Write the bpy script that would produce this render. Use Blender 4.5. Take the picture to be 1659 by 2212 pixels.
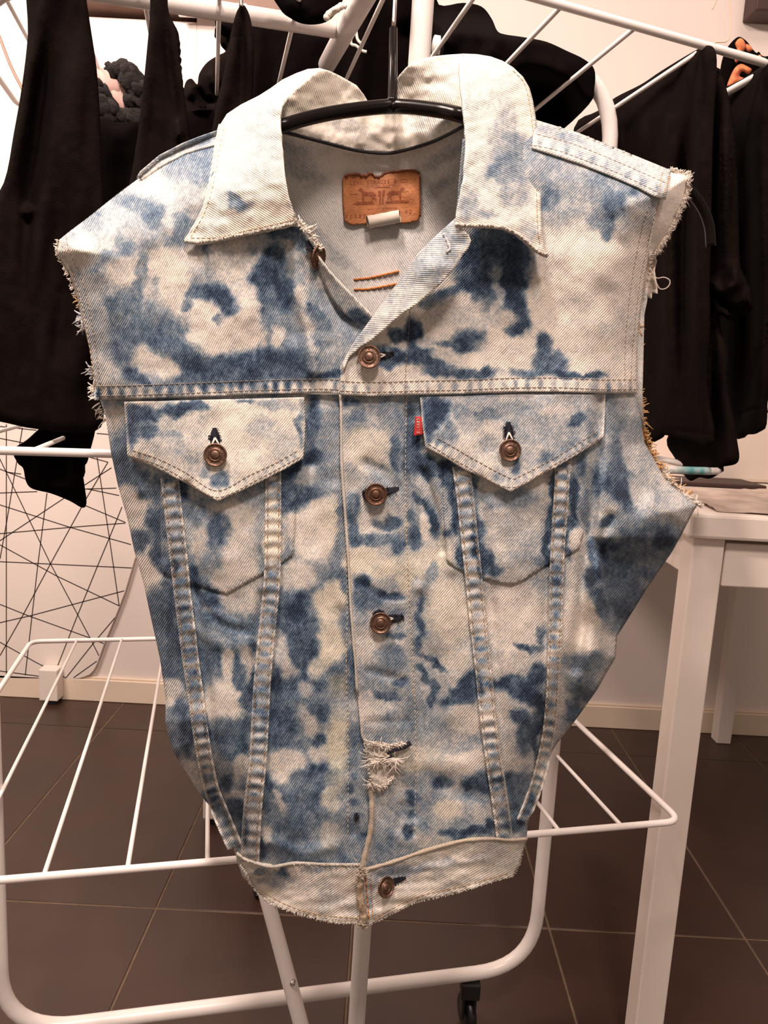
import bpy, bmesh, math, random
import numpy as np
from mathutils import Vector, Matrix
from mathutils.geometry import delaunay_2d_cdt

for o in list(bpy.data.objects):
    bpy.data.objects.remove(o, do_unlink=True)
scene = bpy.context.scene
COL = scene.collection
random.seed(7)
RNG = np.random.default_rng(11)

# ---------------------------------------------------------------- camera
CAM_H, PITCH, ROLL, FPX = 0.90, math.radians(9.5), math.radians(3.0), 1661.0
W, H = 1659.0, 2212.0
_f = np.array([0, math.cos(PITCH), -math.sin(PITCH)])
_u0 = np.array([0, math.sin(PITCH), math.cos(PITCH)])
_r0 = np.array([1.0, 0, 0])
CR = math.cos(ROLL) * _r0 + math.sin(ROLL) * _u0
CU = -math.sin(ROLL) * _r0 + math.cos(ROLL) * _u0
CAM = np.array([0, 0, CAM_H])
cam_data = bpy.data.cameras.new('camera')
cam = bpy.data.objects.new('camera', cam_data)
COL.objects.link(cam)
m = Matrix.Identity(4)
for i in range(3):
    m[i][0], m[i][1], m[i][2], m[i][3] = CR[i], CU[i], -_f[i], CAM[i]
cam.matrix_world = m
cam_data.sensor_fit = 'VERTICAL'
cam_data.sensor_height = 36.0
cam_data.lens = FPX / H * 36.0
cam_data.clip_start = 0.02
scene.camera = cam

# ---------------------------------------------------------------- light
world = bpy.data.worlds.new('world')
scene.world = world
world.use_nodes = True
bg = world.node_tree.nodes['Background']
bg.inputs[0].default_value = (1.0, 0.77, 0.64, 1)
bg.inputs[1].default_value = 0.27

def area(name, loc, target, size, power, color):
    d = bpy.data.lights.new(name, 'AREA')
    d.shape = 'DISK'
    d.size = size
    d.energy = power
    d.color = color
    o = bpy.data.objects.new(name, d)
    COL.objects.link(o)
    o.location = loc
    o.rotation_euler = (Vector(target) - Vector(loc)).to_track_quat('-Z', 'Y').to_euler()
    return o
area('ceiling_lamp', (-0.32, 0.03, 2.15), (0.0, 0.75, 0.7), 0.20, 17, (1.0, 0.81, 0.72))
area('fill_light_near', (0.20, -0.50, 2.30), (0.0, 0.75, 0.6), 0.28, 20, (1.0, 0.81, 0.72))  # unseen fill added to brighten the neck opening and soften contrast
area('fill_light_wall', (-1.15, 0.75, 2.35), (-0.95, 2.0, 0.5), 0.5, 36, (1.0, 0.82, 0.73))  # unseen fill added to light the left part of the back wall
area('fill_light_wall', (0.95, 0.75, 2.5), (0.95, 1.7, 0.3), 0.5, 5, (1.0, 0.74, 0.64))  # weak unseen fill added for the right side of the wall

vs = scene.view_settings
vs.view_transform = 'Standard'
vs.look = 'None'
vs.exposure = 0.35
vs.gamma = 1.0
vs.use_curve_mapping = False

# ---------------------------------------------------------------- helpers
def rays(px, py):
    px = np.asarray(px, float); py = np.asarray(py, float)
    dx = (px - W / 2) / FPX; dy = (py - H / 2) / FPX
    return _f[None] + dx[:, None] * CR[None] - dy[:, None] * CU[None]

def at(px, py, Y):
    """point of the place seen at a pixel, at distance Y into the room"""
    d = rays([px], [py])[0]
    return CAM + d * (Y / d[1])

def floor_at(px, py, z=0.0):
    d = rays([px], [py])[0]
    return CAM + d * ((z - CAM_H) / d[2])

def obj(name, mesh, mat=None, parent=None, smooth=True, kind=None):
    o = bpy.data.objects.new(name, mesh)
    COL.objects.link(o)
    if mat is not None:
        mesh.materials.append(mat)
    if smooth:
        mesh.polygons.foreach_set('use_smooth', [True] * len(mesh.polygons))
    if parent is not None:
        o.parent = parent
        o.matrix_parent_inverse = Matrix.Translation(parent.location).inverted()
    if kind:
        o['kind'] = kind
    return o

def tag(o, label, cat, group=None):
    o['label'] = label; o['category'] = cat
    if group: o['group'] = group
    return o

def thing(name, label, cat, loc=(0, 0, 0), group=None):
    o = bpy.data.objects.new(name, None)
    COL.objects.link(o)
    o.location = loc
    o.empty_display_size = 0.05
    return tag(o, label, cat, group)

def mesh_from(verts, faces, name='mesh'):
    me = bpy.data.meshes.new(name)
    me.from_pydata([tuple(v) for v in verts], [], faces)
    me.update()
    return me

class MB:
    def __init__(s): s.v = []; s.f = []
    def add(s, verts, faces):
        n = len(s.v)
        s.v += [tuple(v) for v in verts]
        s.f += [tuple(n + i for i in f) for f in faces]
    def box(s, lo, hi, rotz=0, pivot=None):
        x0, y0, z0 = lo; x1, y1, z1 = hi
        vs = [(x0,y0,z0),(x1,y0,z0),(x1,y1,z0),(x0,y1,z0),(x0,y0,z1),(x1,y0,z1),(x1,y1,z1),(x0,y1,z1)]
        s.add(vs, [(0,3,2,1),(4,5,6,7),(0,1,5,4),(1,2,6,5),(2,3,7,6),(3,0,4,7)])
    def tube(s, pts, r, n=10, closed=False, cap=True):
        P = [np.array(p, float) for p in pts]
        k = len(P)
        rr = r if hasattr(r, '__len__') else [r] * k
        T = []
        for i in range(k):
            if closed: t = P[(i + 1) % k] - P[i - 1]
            else: t = P[min(i + 1, k - 1)] - P[max(i - 1, 0)]
            T.append(t / (np.linalg.norm(t) + 1e-12))
        ref = np.array([0, 0, 1.0]) if abs(T[0][2]) < 0.9 else np.array([1.0, 0, 0])
        N = np.cross(T[0], ref); N /= np.linalg.norm(N)
        vs = []; fs = []
        for i in range(k):
            N = N - T[i] * N.dot(T[i]); N /= np.linalg.norm(N)
            B = np.cross(T[i], N)
            for j in range(n):
                a = 2 * math.pi * j / n
                vs.append(P[i] + rr[i] * (math.cos(a) * N + math.sin(a) * B))
        seg = k if closed else k - 1
        for i in range(seg):
            i2 = (i + 1) % k
            for j in range(n):
                j2 = (j + 1) % n
                fs.append((i*n+j, i2*n+j, i2*n+j2, i*n+j2))
        if cap and not closed:
            fs.append(tuple(range(n))); fs.append(tuple((k-1)*n + j for j in reversed(range(n))))
        s.add(vs, fs)
    def lathe(s, c, axis, prof, n=24, xref=None):
        """prof: (radius, height) along axis"""
        c = np.array(c, float); ax = np.array(axis, float); ax /= np.linalg.norm(ax)
        ref = np.array([0, 0, 1.0]) if abs(ax[2]) < 0.9 else np.array([1.0, 0, 0])
        N = np.cross(ax, ref); N /= np.linalg.norm(N); B = np.cross(ax, N)
        vs = []; fs = []
        for (r, h) in prof:
            for j in range(n):
                a = 2 * math.pi * j / n
                vs.append(c + ax * h + r * (math.cos(a) * N + math.sin(a) * B))
        k = len(prof)
        for i in range(k - 1):
            for j in range(n):
                j2 = (j + 1) % n
                fs.append((i*n+j, i*n+j2, (i+1)*n+j2, (i+1)*n+j))
        fs.append(tuple(reversed(range(n)))); fs.append(tuple((k-1)*n + j for j in range(n)))
        s.add(vs, fs)
    def build(s, name, mat, parent=None, smooth=True, kind=None):
        return obj(name, mesh_from(s.v, s.f, name), mat, parent, smooth, kind)

def bevel(o, w=0.003, seg=2):
    b = o.modifiers.new('bevel', 'BEVEL'); b.width = w; b.segments = seg; b.limit_method = 'ANGLE'
    b.harden_normals = False
    return o

def round_path(pts, r, closed=False, n=6):
    """polyline with rounded corners"""
    P = [np.array(p, float) for p in pts]; k = len(P); out = []
    for i in range(k):
        if not closed and i in (0, k - 1):
            out.append(P[i]); continue
        a, b, c = P[i - 1], P[i], P[(i + 1) % k]
        u = a - b; v = c - b
        rl = min(r, np.linalg.norm(u) * .49, np.linalg.norm(v) * .49)
        p0 = b + u / np.linalg.norm(u) * rl; p2 = b + v / np.linalg.norm(v) * rl
        for t in np.linspace(0, 1, n + 1):
            out.append((1-t)**2 * p0 + 2*t*(1-t) * b + t*t * p2)
    return out

def spline(pts, n=8, closed=False):
    """catmull-rom through points"""
    P = np.array(pts, float); k = len(P); out = []
    rng = range(k) if closed else range(k - 1)
    for i in rng:
        p0 = P[(i-1) % k] if closed or i > 0 else 2*P[0]-P[1]
        p1 = P[i]; p2 = P[(i+1) % k]
        p3 = P[(i+2) % k] if closed or i < k-2 else 2*P[-1]-P[-2]
        for t in np.arange(n) / n:
            out.append(0.5*((2*p1)+(-p0+p2)*t+(2*p0-5*p1+4*p2-p3)*t*t+(-p0+3*p1-3*p2+p3)*t**3))
    if not closed: out.append(P[-1])
    return np.array(out)

# ---- value noise (numpy)
_LAT = RNG.random((256, 256))
def vnoise(x, y):
    xi = np.floor(x).astype(int); yi = np.floor(y).astype(int)
    fx = x - xi; fy = y - yi
    fx = fx*fx*(3-2*fx); fy = fy*fy*(3-2*fy)
    a = _LAT[xi % 256, yi % 256]; b = _LAT[(xi+1) % 256, yi % 256]
    c = _LAT[xi % 256, (yi+1) % 256]; d = _LAT[(xi+1) % 256, (yi+1) % 256]
    return ((a*(1-fx)+b*fx)*(1-fy)+(c*(1-fx)+d*fx)*fy)*2-1

def seg_dist(x, y, line):
    """distance to polyline and arclength of the nearest point"""
    best = np.full(x.shape, 1e9); arc = np.zeros(x.shape); s = 0.0
    L = np.array(line, float)
    for (x0, y0), (x1, y1) in zip(L[:-1], L[1:]):
        dx, dy = x1-x0, y1-y0; l2 = dx*dx+dy*dy+1e-9
        t = np.clip(((x-x0)*dx+(y-y0)*dy)/l2, 0, 1)
        d = np.hypot(x-x0-t*dx, y-y0-t*dy)
        mk = d < best
        best = np.where(mk, d, best); arc = np.where(mk, s+t*math.sqrt(l2), arc)
        s += math.sqrt(l2)
    return best, arc

def in_poly(x, y, poly):
    r = np.zeros(x.shape, bool); P = np.array(poly, float); n = len(P); j = n-1
    for i in range(n):
        xi, yi = P[i]; xj, yj = P[j]
        c = ((yi > y) != (yj > y)) & (x < (xj-xi)*(y-yi)/(yj-yi+1e-12)+xi)
        r ^= c; j = i
    return r

def densify(poly, step, closed=True):
    P = np.array(poly, float); out = []
    n = len(P)
    for i in range(n if closed else n-1):
        a, b = P[i], P[(i+1) % n]; k = max(1, int(round(np.linalg.norm(b-a)/step)))
        for t in np.arange(k)/k: out.append(a+(b-a)*t)
    if not closed: out.append(P[-1])
    return np.array(out)

def tps(ctrl):
    """thin plate spline through (x, y, value)"""
    C = np.array(ctrl, float); sc = 100.0
    X = C[:, :2]/sc; n = len(X)
    def U(r2): return r2*np.log(r2+1e-9)
    d2 = ((X[:, None]-X[None])**2).sum(-1)
    A = np.zeros((n+3, n+3)); A[:n, :n] = U(d2)+np.eye(n)*1e-3
    A[:n, n] = 1; A[:n, n+1:] = X; A[n, :n] = 1; A[n+1:, :n] = X.T
    w = np.linalg.solve(A, np.concatenate([C[:, 2], [0, 0, 0]]))
    def f(x, y):
        q = np.stack([x, y], -1)/sc
        r = np.full(x.shape, w[n])+w[n+1]*q[..., 0]+w[n+2]*q[..., 1]
        for i in range(n):
            r = r+w[i]*U(((q-X[i])**2).sum(-1))
        return r
    return f

def triangulate(poly, step, feats=(), jitter=0.0):
    """2-D mesh of a polygon: boundary kept, interior on a hex grid"""
    B = densify(poly, step)
    x0, y0 = B.min(0); x1, y1 = B.max(0)
    gx = np.arange(x0, x1, step); gy = np.arange(y0, y1, step*0.866)
    G = np.array([(x+(0.5*step if j % 2 else 0), y) for j, y in enumerate(gy) for x in gx])
    if len(G):
        k = in_poly(G[:, 0], G[:, 1], B)
        G = G[k]
    if len(G):
        d, _ = seg_dist(G[:, 0], G[:, 1], np.vstack([B, B[:1]]))
        G = G[d > step*0.55]
    extra = []
    for ln, off in feats:
        L = densify(ln, step, False)
        t = np.gradient(L, axis=0); t /= np.linalg.norm(t, axis=1)[:, None]+1e-9
        nrm = np.stack([-t[:, 1], t[:, 0]], 1)
        for s in (-off, 0, off): extra.append(L+nrm*s)
    if extra:
        E = np.vstack(extra); k = in_poly(E[:, 0], E[:, 1], B); E = E[k]
        if len(E):
            d, _ = seg_dist(E[:, 0], E[:, 1], np.vstack([B, B[:1]])); E = E[d > 1.5]
            G = np.vstack([G, E])
    n = len(B)
    pts = [Vector(p) for p in B]+[Vector(p) for p in G]
    r = delaunay_2d_cdt(pts, [(i, (i+1) % n) for i in range(n)], [], 1, 1e-3)
    V = np.array([(v.x, v.y) for v in r[0]])
    F = [tuple(f) for f in r[2]]
    return V, F

# ---------------------------------------------------------------- materials
def new_mat(name):
    mt = bpy.data.materials.new(name); mt.use_nodes = True
    nt = mt.node_tree
    return mt, nt, nt.nodes['Principled BSDF']

def plain(name, col, rough=0.5, metal=0.0, noise=0.0, nscale=30.0, bump=0.0, bscale=200.0, sheen=0.0, spec=0.5, col2=None):
    mt, nt, b = new_mat(name)
    b.inputs['Base Color'].default_value = (*col, 1)
    b.inputs['Roughness'].default_value = rough
    b.inputs['Metallic'].default_value = metal
    b.inputs['Specular IOR Level'].default_value = spec
    if sheen:
        b.inputs['Sheen Weight'].default_value = sheen
        b.inputs['Sheen Roughness'].default_value = 0.5
    tc = nt.nodes.new('ShaderNodeTexCoord')
    if noise or col2:
        n = nt.nodes.new('ShaderNodeTexNoise'); n.inputs['Scale'].default_value = nscale
        n.inputs['Detail'].default_value = 5
        nt.links.new(tc.outputs['Object'], n.inputs['Vector'])
        rp = nt.nodes.new('ShaderNodeValToRGB')
        c2 = col2 or tuple(c*(1-noise) for c in col)
        rp.color_ramp.elements[0].color = (*c2, 1); rp.color_ramp.elements[1].color = (*col, 1)
        rp.color_ramp.elements[0].position = .35; rp.color_ramp.elements[1].position = .65
        nt.links.new(n.outputs['Fac'], rp.inputs['Fac'])
        nt.links.new(rp.outputs['Color'], b.inputs['Base Color'])
    if bump:
        n = nt.nodes.new('ShaderNodeTexNoise'); n.inputs['Scale'].default_value = bscale
        n.inputs['Detail'].default_value = 4
        nt.links.new(tc.outputs['Object'], n.inputs['Vector'])
        bp = nt.nodes.new('ShaderNodeBump'); bp.inputs['Strength'].default_value = bump
        bp.inputs['Distance'].default_value = 0.002
        nt.links.new(n.outputs['Fac'], bp.inputs['Height'])
        nt.links.new(bp.outputs['Normal'], b.inputs['Normal'])
    return mt

M_wall = plain('painted_wall', (0.80, 0.70, 0.645), 0.75, noise=.04, nscale=3, bump=.06, bscale=120)
M_base = plain('painted_baseboard', (0.80, 0.66, 0.52), 0.5, noise=.06, nscale=8)
M_tile = plain('brown_tile', (0.046, 0.022, 0.0145), 0.36, noise=.22, nscale=9, bump=.05, bscale=60, spec=.5)
M_grout = plain('grout', (0.16, 0.105, 0.062), 0.9, noise=.3, nscale=40)
M_rack = plain('white_coated_metal', (0.82, 0.76, 0.72), 0.32, noise=.03, nscale=60)
M_rackworn = plain('worn_coated_metal', (0.80, 0.78, 0.74), 0.35, nscale=55, col2=(0.10, 0.36, 0.38))
M_table = plain('white_lacquer', (0.78, 0.69, 0.62), 0.38, noise=.03, nscale=20)
M_black = plain('black_plastic', (0.012, 0.010, 0.010), 0.35)
M_screw = plain('steel', (0.6, 0.58, 0.55), 0.3, metal=1.0)
M_cloth = plain('black_jersey', (0.0036, 0.0021, 0.0019), 0.95, noise=.3, nscale=60, bump=.25, bscale=700, spec=.03)
M_cloth2 = plain('black_cotton', (0.0085, 0.0052, 0.0045), 0.95, noise=.3, nscale=50, bump=.3, bscale=600, spec=.04)

# ---------------------------------------------------------------- the room
WALL_Y = 2.0
mb = MB(); mb.box((-2.6, WALL_Y, -0.02), (2.6, WALL_Y+.08, 2.7)); o = mb.build('wall_back', M_wall, smooth=False); o['kind'] = 'structure'
mb = MB(); mb.box((-2.6, WALL_Y-.014, 0.0), (2.6, WALL_Y-.0002, .062))
mb.box((-2.6, WALL_Y-.008, .062), (2.6, WALL_Y-.0002, .068))
o = mb.build('baseboard_back', M_base, smooth=False); o['kind'] = 'structure'; bevel(o, .002)
mb = MB(); mb.box((-2.6, -1.2, -0.03), (2.6, WALL_Y+.08, -0.0015)); floor = mb.build('floor', M_grout, smooth=False); floor['kind'] = 'structure'
TX, TY, GX, GY = 0.335, 0.655, -0.352, 1.177
bmt = MB(); bmt.box((0.0016, 0.0016, -0.012), (TX-.0016, TY-.0016, 0.0))
tile_me = mesh_from(bmt.v, bmt.f, 'tile'); tile_me.materials.append(M_tile)
for i in range(-6, 8):
    for j in range(-2, 2):
        y0 = GY+j*TY; y1 = y0+TY
        t = bpy.data.objects.new('tile', tile_me); COL.objects.link(t); t.parent = floor
        t.location = (GX+i*TX, y0, random.uniform(-.0003, .0003)-.0002)
        if y1 > WALL_Y:                       # cut at the wall
            t.scale = (1, (WALL_Y-.001-y0)/TY, 1)
        b = t.modifiers.new('bevel', 'BEVEL'); b.width = .0012; b.segments = 1

# ---------------------------------------------------------------- white table at the right
tb = thing('table', 'white lacquered table with square legs and a shallow drawer at the right', 'table', (0.66, 1.45, 0))
TX0, TX1, TY0, TY1, TZ = 0.372, 0.985, 0.905, 1.985, 0.768
mb = MB(); mb.box((TX0-.012, TY0-.012, TZ-.030), (TX1+.03, TY1, TZ)); bevel(mb.build('table_top', M_table, tb, False), .004)
LW = 0.038
for (x, y) in ((TX0, TY0), (TX1-LW, TY0), (TX0, TY1-LW-.02), (TX1-LW-.03, TY1-LW-.02)):
    mb = MB(); mb.box((x, y, 0.0), (x+LW, y+LW, TZ-.0305)); bevel(mb.build('leg', M_table, tb, False), .002)
mb = MB(); mb.box((TX0+LW+.003, TY0+.004, TZ-.090), (TX1-LW-.003, TY0+.022, TZ-.036)); d = bevel(mb.build('drawer', M_table, tb, False), .002)
mb = MB(); mb.box((TX0+LW+.003, TY0+.022, TZ-.088), (TX1-LW-.003, TY0+.32, TZ-.034)); mb.build('drawer_box', M_table, tb, False)
mb = MB(); mb.box((TX0+.008, TY0+LW+.001, TZ-.085), (TX0+.024, TY1-LW-.021, TZ-.031)); bevel(mb.build('apron', M_table, tb, False), .002)
mb = MB(); mb.box((TX1-.024, TY0+LW+.001, TZ-.085), (TX1-.008, TY1-LW-.021, TZ-.031)); bevel(mb.build('apron', M_table, tb, False), .002)
# things on the table: white case and a thin dark tray, crumpled tissue sheet
M_case = plain('white_case', (0.80, 0.69, 0.60), 0.5, noise=.03, nscale=12)
M_dark = plain('dark_brown', (0.045, 0.018, 0.014), 0.6)
cs = thing('storage_case', 'plain pale storage case standing on the white table against the wall', 'case', (0.72, 1.45, TZ))
mb = MB(); mb.box((0.52, 1.27, TZ+.001), (0.98, 1.72, TZ+.118)); bevel(mb.build('body', M_case, cs, False), .006)
mb = MB(); mb.box((0.515, 1.265, TZ+.120), (0.985, 1.725, TZ+.140)); bevel(mb.build('lid', M_case, cs, False), .005)
mb = MB(); mb.box((0.30+.07, 1.175, TZ+.0005), (0.585, 1.262, TZ+.007)); o = bevel(mb.build('tray', M_dark, None, False), .002)
tag(o, 'thin dark brown tray lying flat on the white table before the pale case', 'tray')
M_paper = plain('crumpled_paper', (0.62, 0.50, 0.42), 0.7, nscale=25, col2=(0.40, 0.31, 0.26))
Vp, Fp = triangulate([(0, 0), (30, -3), (52, 2), (58, 14), (50, 24), (20, 26), (2, 20)], 1.0)
zz = 0.0030+0.0022*vnoise(Vp[:, 0]*.2, Vp[:, 1]*.45)+0.0012*vnoise(Vp[:, 0]*.7, Vp[:, 1]*.9)
vv = np.stack([0.40+Vp[:, 0]*.0095, 0.915+Vp[:, 1]*.0095, TZ+zz], 1)
o = obj('paper_sheet', mesh_from(vv, Fp), M_paper)
s_ = o.modifiers.new('solid', 'SOLIDIFY'); s_.thickness = .0006; s_.offset = 1
tag(o, 'crumpled greyish pink paper sheet lying on the front of the white table', 'paper')

# ---------------------------------------------------------------- drying rack
RO = np.array([-0.43, 0.813]); RA = np.array([0.974, 0.227]); RB = np.array([-0.227, 0.974])
def R(a, b, z):
    p = RO+RA*a+RB*b
    return np.array([p[0], p[1], z])
rack = thing('drying_rack', 'white tubular metal drying rack with three wire tiers on casters', 'drying rack', tuple(R(.35, .1, 0)))
A0, A1, B0, B1 = -0.065, 0.771, -0.174, 0.507
for ti, (zt, tl) in enumerate(((0.42, 0), (0.826, 0), (1.226, .09))):
    R0 = R
    def RT(a, b, z, tl=tl): return R0(a, b, z+tl*(A1-a))
    mb = MB(); mb.tube(round_path([RT(A0,B0,zt), RT(A1,B0,zt), RT(A1,B1,zt), RT(A0,B1,zt)], .02, True), .0039, 10, True)
    rim = mb.build('tier_rim', M_rack, rack)
    for k in range(1, 11):
        a = A1-(A1-A0)*k/11
        mb = MB(); mb.tube([RT(a, B0, zt+.001), RT(a, (B0+B1)/2, zt), RT(a, B1, zt+.001)], .0024, 8)
        mb.build('rung', M_rack, rim)
# worn teal stretch of the middle tier's rim at the right corner
mb = MB(); mb.tube([R(.625, B0, .826), R(.745, B0, .826), R(.752, B0, .826)], .0042, 10); o = mb.build('worn_sleeve', M_rackworn, rack)
o['label'] = 'worn teal stained stretch of the rim'
mb = MB(); mb.tube(round_path([R(.36,0,1.27), R(0,0,1.27), R(0,0,.098), R(.692,0,.098), R(.692,0,1.27), R(.47,0,1.27)], .085, False, 10), .0092, 14)
mb.build('end_frame', M_rack, rack)
mb = MB(); mb.tube([at(812, -52, .74), at(748, 64, .89), at(706, 140, 1.01)], .0105, 14); mb.build('top_handle', M_rack, rack)
p0, p1 = at(914, 0, .755), at(770, 2212, .80)
dv = p1-p0
mb = MB(); mb.tube([p0-dv*.12, p0, p1, p1+dv*((p1[2]-.012)/-dv[2])], .0101, 14); mb.build('post', M_rack, rack)
q0, q1 = at(590, 1990, .86), at(650, 2212, .815)
dq = q1-q0
mb = MB(); mb.tube([q0-dq*((.418-q0[2])/-dq[2]), q0, q1, q1+dq*((q1[2]-.012)/-dq[2])], .0092, 14); lg = mb.build('leg', M_rack, rack)
sc_ = at(632, 2124, .826)
mb = MB(); mb.lathe(sc_, (0, -1, .1), [(.0001, .0032), (.0022, .0028), (.0034, .0012), (.0036, -.003)], 14); mb.build('screw', M_screw, lg)
r0 = R(.325, .33, .10)
mb = MB(); mb.tube([r0, R(.34, .30, .30), R(.35, .26, .418)], .0092, 12); mb.build('leg', M_rack, rack)
def caster(p, yaw):
    x, y = p[0], p[1]
    f = MB(); f.box((x-.013, y-.013, .066), (x+.013, y+.013, .090)); f.box((x-.010, y-.008, .030), (x-.006, y+.02, .07)); f.box((x+.006, y-.008, .030), (x+.010, y+.02, .07))
    fk = bevel(f.build('caster_fork', M_black, rack, False), .002)
    w = MB(); w.lathe((x-.006, y+.012, .0265), (1, .25, 0), [(.006, -.001), (.023, 0), (.026, .003), (.026, .010), (.023, .013), (.006, .014)], 22)
    w.build('wheel', M_black, fk)
caster(R(.60, .0, 0), 0); caster(R(.09, .0, 0), 0); caster(R(.325, .335, 0), 0)
# small bent hook on the left rim of the lowest tier
hk = R(A0, .24, .42)
mb = MB(); mb.tube(spline([hk+[-.06, -.02, -.012], hk+[-.012, -.006, -.008], hk+[.006, .0, -.004], hk+[.001, .004, .012], hk+[-.010, .008, .034]], 5), .0036, 8); mb.build('hook', M_rack, rack)

# low stool mostly hidden behind the vest
st = thing('stool', 'low white stool with a square leg and black foot behind the rack', 'stool', (-.18, 1.6, 0))
for (x, y) in ((-.333, 1.425), (-.06, 1.425), (-.333, 1.70), (-.06, 1.70)):
    mb = MB(); mb.box((x, y, .014), (x+.034, y+.034, .27)); lgo = bevel(mb.build('leg', M_table, st, False), .003)
    mb = MB(); mb.box((x+.005, y+.005, 0), (x+.029, y+.029, .0138)); mb.build('foot', M_black, lgo, False)
mb = MB(); mb.box((-.335, 1.42, .2705), (-.024, 1.736, .295)); bevel(mb.build('seat', M_table, st, False), .004)

# ================================================================ the denim vest
YB, YAW = 0.62, 0.15
def V3(x, y, off):
    """vest cloth position: outline coordinates + distance behind the chest plane"""
    d = rays(np.ravel(x), np.ravel(y))
    t = (YB+np.ravel(off))/(d[:, 1]-YAW*d[:, 0])
    return CAM[None]+d*t[:, None]
def v3(x, y, off):
    return V3(np.array([x]), np.array([y]), np.array([off]))[0]

L_SIDE = [(470,290),(400,318),(345,345),(300,385),(240,430),(190,470),(150,500),(128,518),(123,545),(150,590),(165,640),(180,700),(195,760),(205,830),(228,900),(240,980),(255,1050),(275,1120),(290,1190),(310,1260),(325,1330),(345,1420),(358,1510),(357,1560),(372,1620),(400,1665),(435,1720),(465,1755),(490,1790),(512,1840),(530,1890),(560,1935)]
R_SIDE = [(1160,262),(1250,290),(1350,330),(1450,370),(1492,378),(1480,430),(1450,490),(1415,545),(1400,600),(1385,680),(1378,760),(1376,850),(1392,955),(1440,1040),(1505,1092),(1470,1160),(1450,1195),(1395,1275),(1333,1375),(1330,1420),(1290,1490),(1240,1560),(1200,1610),(1175,1660),(1150,1720),(1140,1780),(1125,1880)]

FOLDS = [
 ([(640,560),(655,660),(680,800)],-.0055,18), ([(690,560),(720,650),(790,730)],.004,24),
 ([(600,540),(610,640),(640,720)],.0035,22), ([(560,560),(540,680)],-.003,26),
 ([(720,1060),(715,1180),(735,1300)],-.004,16), ([(690,900),(690,1020),(700,1100)],-.003,22), ([(668,880),(672,1000)],.004,12),
 ([(886,900),(892,1100),(905,1250)],.004,13), ([(935,1000),(960,1150),(975,1230)],-.004,15), ([(915,1020),(945,1110),(955,1190)],.004,9),
 ([(905,1290),(898,1400),(905,1550),(895,1760)],.0045,14), ([(930,1250),(960,1420),(975,1540)],-.004,26),
 ([(470,1100),(480,1200)],-.004,45), ([(1100,1080),(1110,1200)],-.004,50),
 ([(404,1050),(428,1300),(455,1550),(480,1730),(512,1820)],.0045,11), ([(566,1290),(548,1450),(535,1650),(516,1830)],.0045,12),
 ([(1034,1040),(1058,1300),(1080,1520),(1108,1800)],.0045,12), ([(1188,1030),(1180,1300),(1172,1500),(1140,1740)],.0045,10),
 ([(410,1270),(470,1340),(530,1365)],.003,9), ([(440,1300),(480,1340),(510,1350)],-.003,8), ([(420,1360),(490,1400),(540,1390)],-.002,14),
 ([(350,1240),(400,1256),(460,1275),(490,1283),(540,1255),(600,1222),(632,1200)],.0006,5),
 ([(965,1212),(1000,1235),(1040,1250),(1100,1264),(1130,1255),(1185,1218)],.0006,5), ([(1190,1215),(1250,1188)],.0004,5),
 ([(1296,870),(1290,1000),(1280,1100),(1262,1230),(1255,1350),(1240,1440)],.010,14), ([(1330,880),(1350,980),(1385,1070)],.004,14), ([(1365,900),(1385,1000),(1430,1090),(1470,1120)],-.004,14),
 ([(1318,1120),(1300,1160),(1290,1200)],.006,12), ([(1400,1100),(1380,1200),(1340,1300)],-.006,22),
 ([(1296,1230),(1290,1350),(1270,1480)],-.013,24),
 ([(300,1000),(330,1080),(350,1200)],.003,14), ([(275,960),(300,1060)],-.003,14),
 ([(380,420),(420,520)],.003,25), ([(260,470),(330,520)],-.002,20), ([(1270,420),(1320,520)],.003,25), ([(1230,560),(1280,700)],-.003,40),
 ([(1310,640),(1350,760)],.003,25), ([(960,560),(900,720)],.004,40),
 ([(790,1000),(830,1020),(850,1050)],.0025,12), ([(780,1260),(830,1290),(870,1290)],.0018,9), ([(800,1450),(870,1470)],.0022,10), ([(800,1560),(880,1560)],.0016,9),
 ([(870,1740),(860,1790),(890,1800)],.0025,10), ([(830,1640),(880,1700)],.002,20), ([(930,1650),(1000,1650)],-.003,22), ([(960,1700),(1040,1720)],.0025,18),
 ([(580,1820),(650,1845),(720,1830)],-.003,14), ([(600,1700),(640,1790)],-.003,18), ([(670,1560),(690,1680)],.002,22), ([(730,1480),(725,1640)],.002,15),
 ([(760,1660),(765,1800)],.0018,10), ([(640,1360),(600,1460)],-.002,22),
]
def body(x, y):
    x = np.asarray(x, float); y = np.asarray(y, float)
    d1, _ = seg_dist(x, y, L_SIDE); d2, _ = seg_dist(x, y, R_SIDE)
    e1 = np.clip(1-d1/135, 0, 1); e2 = np.clip(1-d2/135, 0, 1)
    off = .050*np.maximum(e1, e2)**2.2
    # the side under the right armhole turns away, behind the fold at the waist
    sm = np.clip((x-1285)/110, 0, 1); sm = sm*sm*(3-2*sm)
    win = np.clip((y-840)/120, 0, 1)*np.clip((1420-y)/60, 0, 1)
    off = off+.020*sm*win
    fx = np.interp(y, [1150, 1190, 1280, 1375], [1275, 1288, 1305, 1331])
    st = np.clip((x-fx)/9, 0, 1)
    off = off+.024*st*np.clip((y-1160)/50, 0, 1)*np.clip((1400-y)/15, 0, 1)
    for ln, a, w in FOLDS:
        d, _ = seg_dist(x, y, ln)
        off = off+a*np.exp(-(d/w)**2)
    off = off+.0022*vnoise(x/95+3, y/95)+.0011*vnoise(x/42, y/42+9)+.0004*vnoise(x/17, y/17)
    return off

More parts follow.
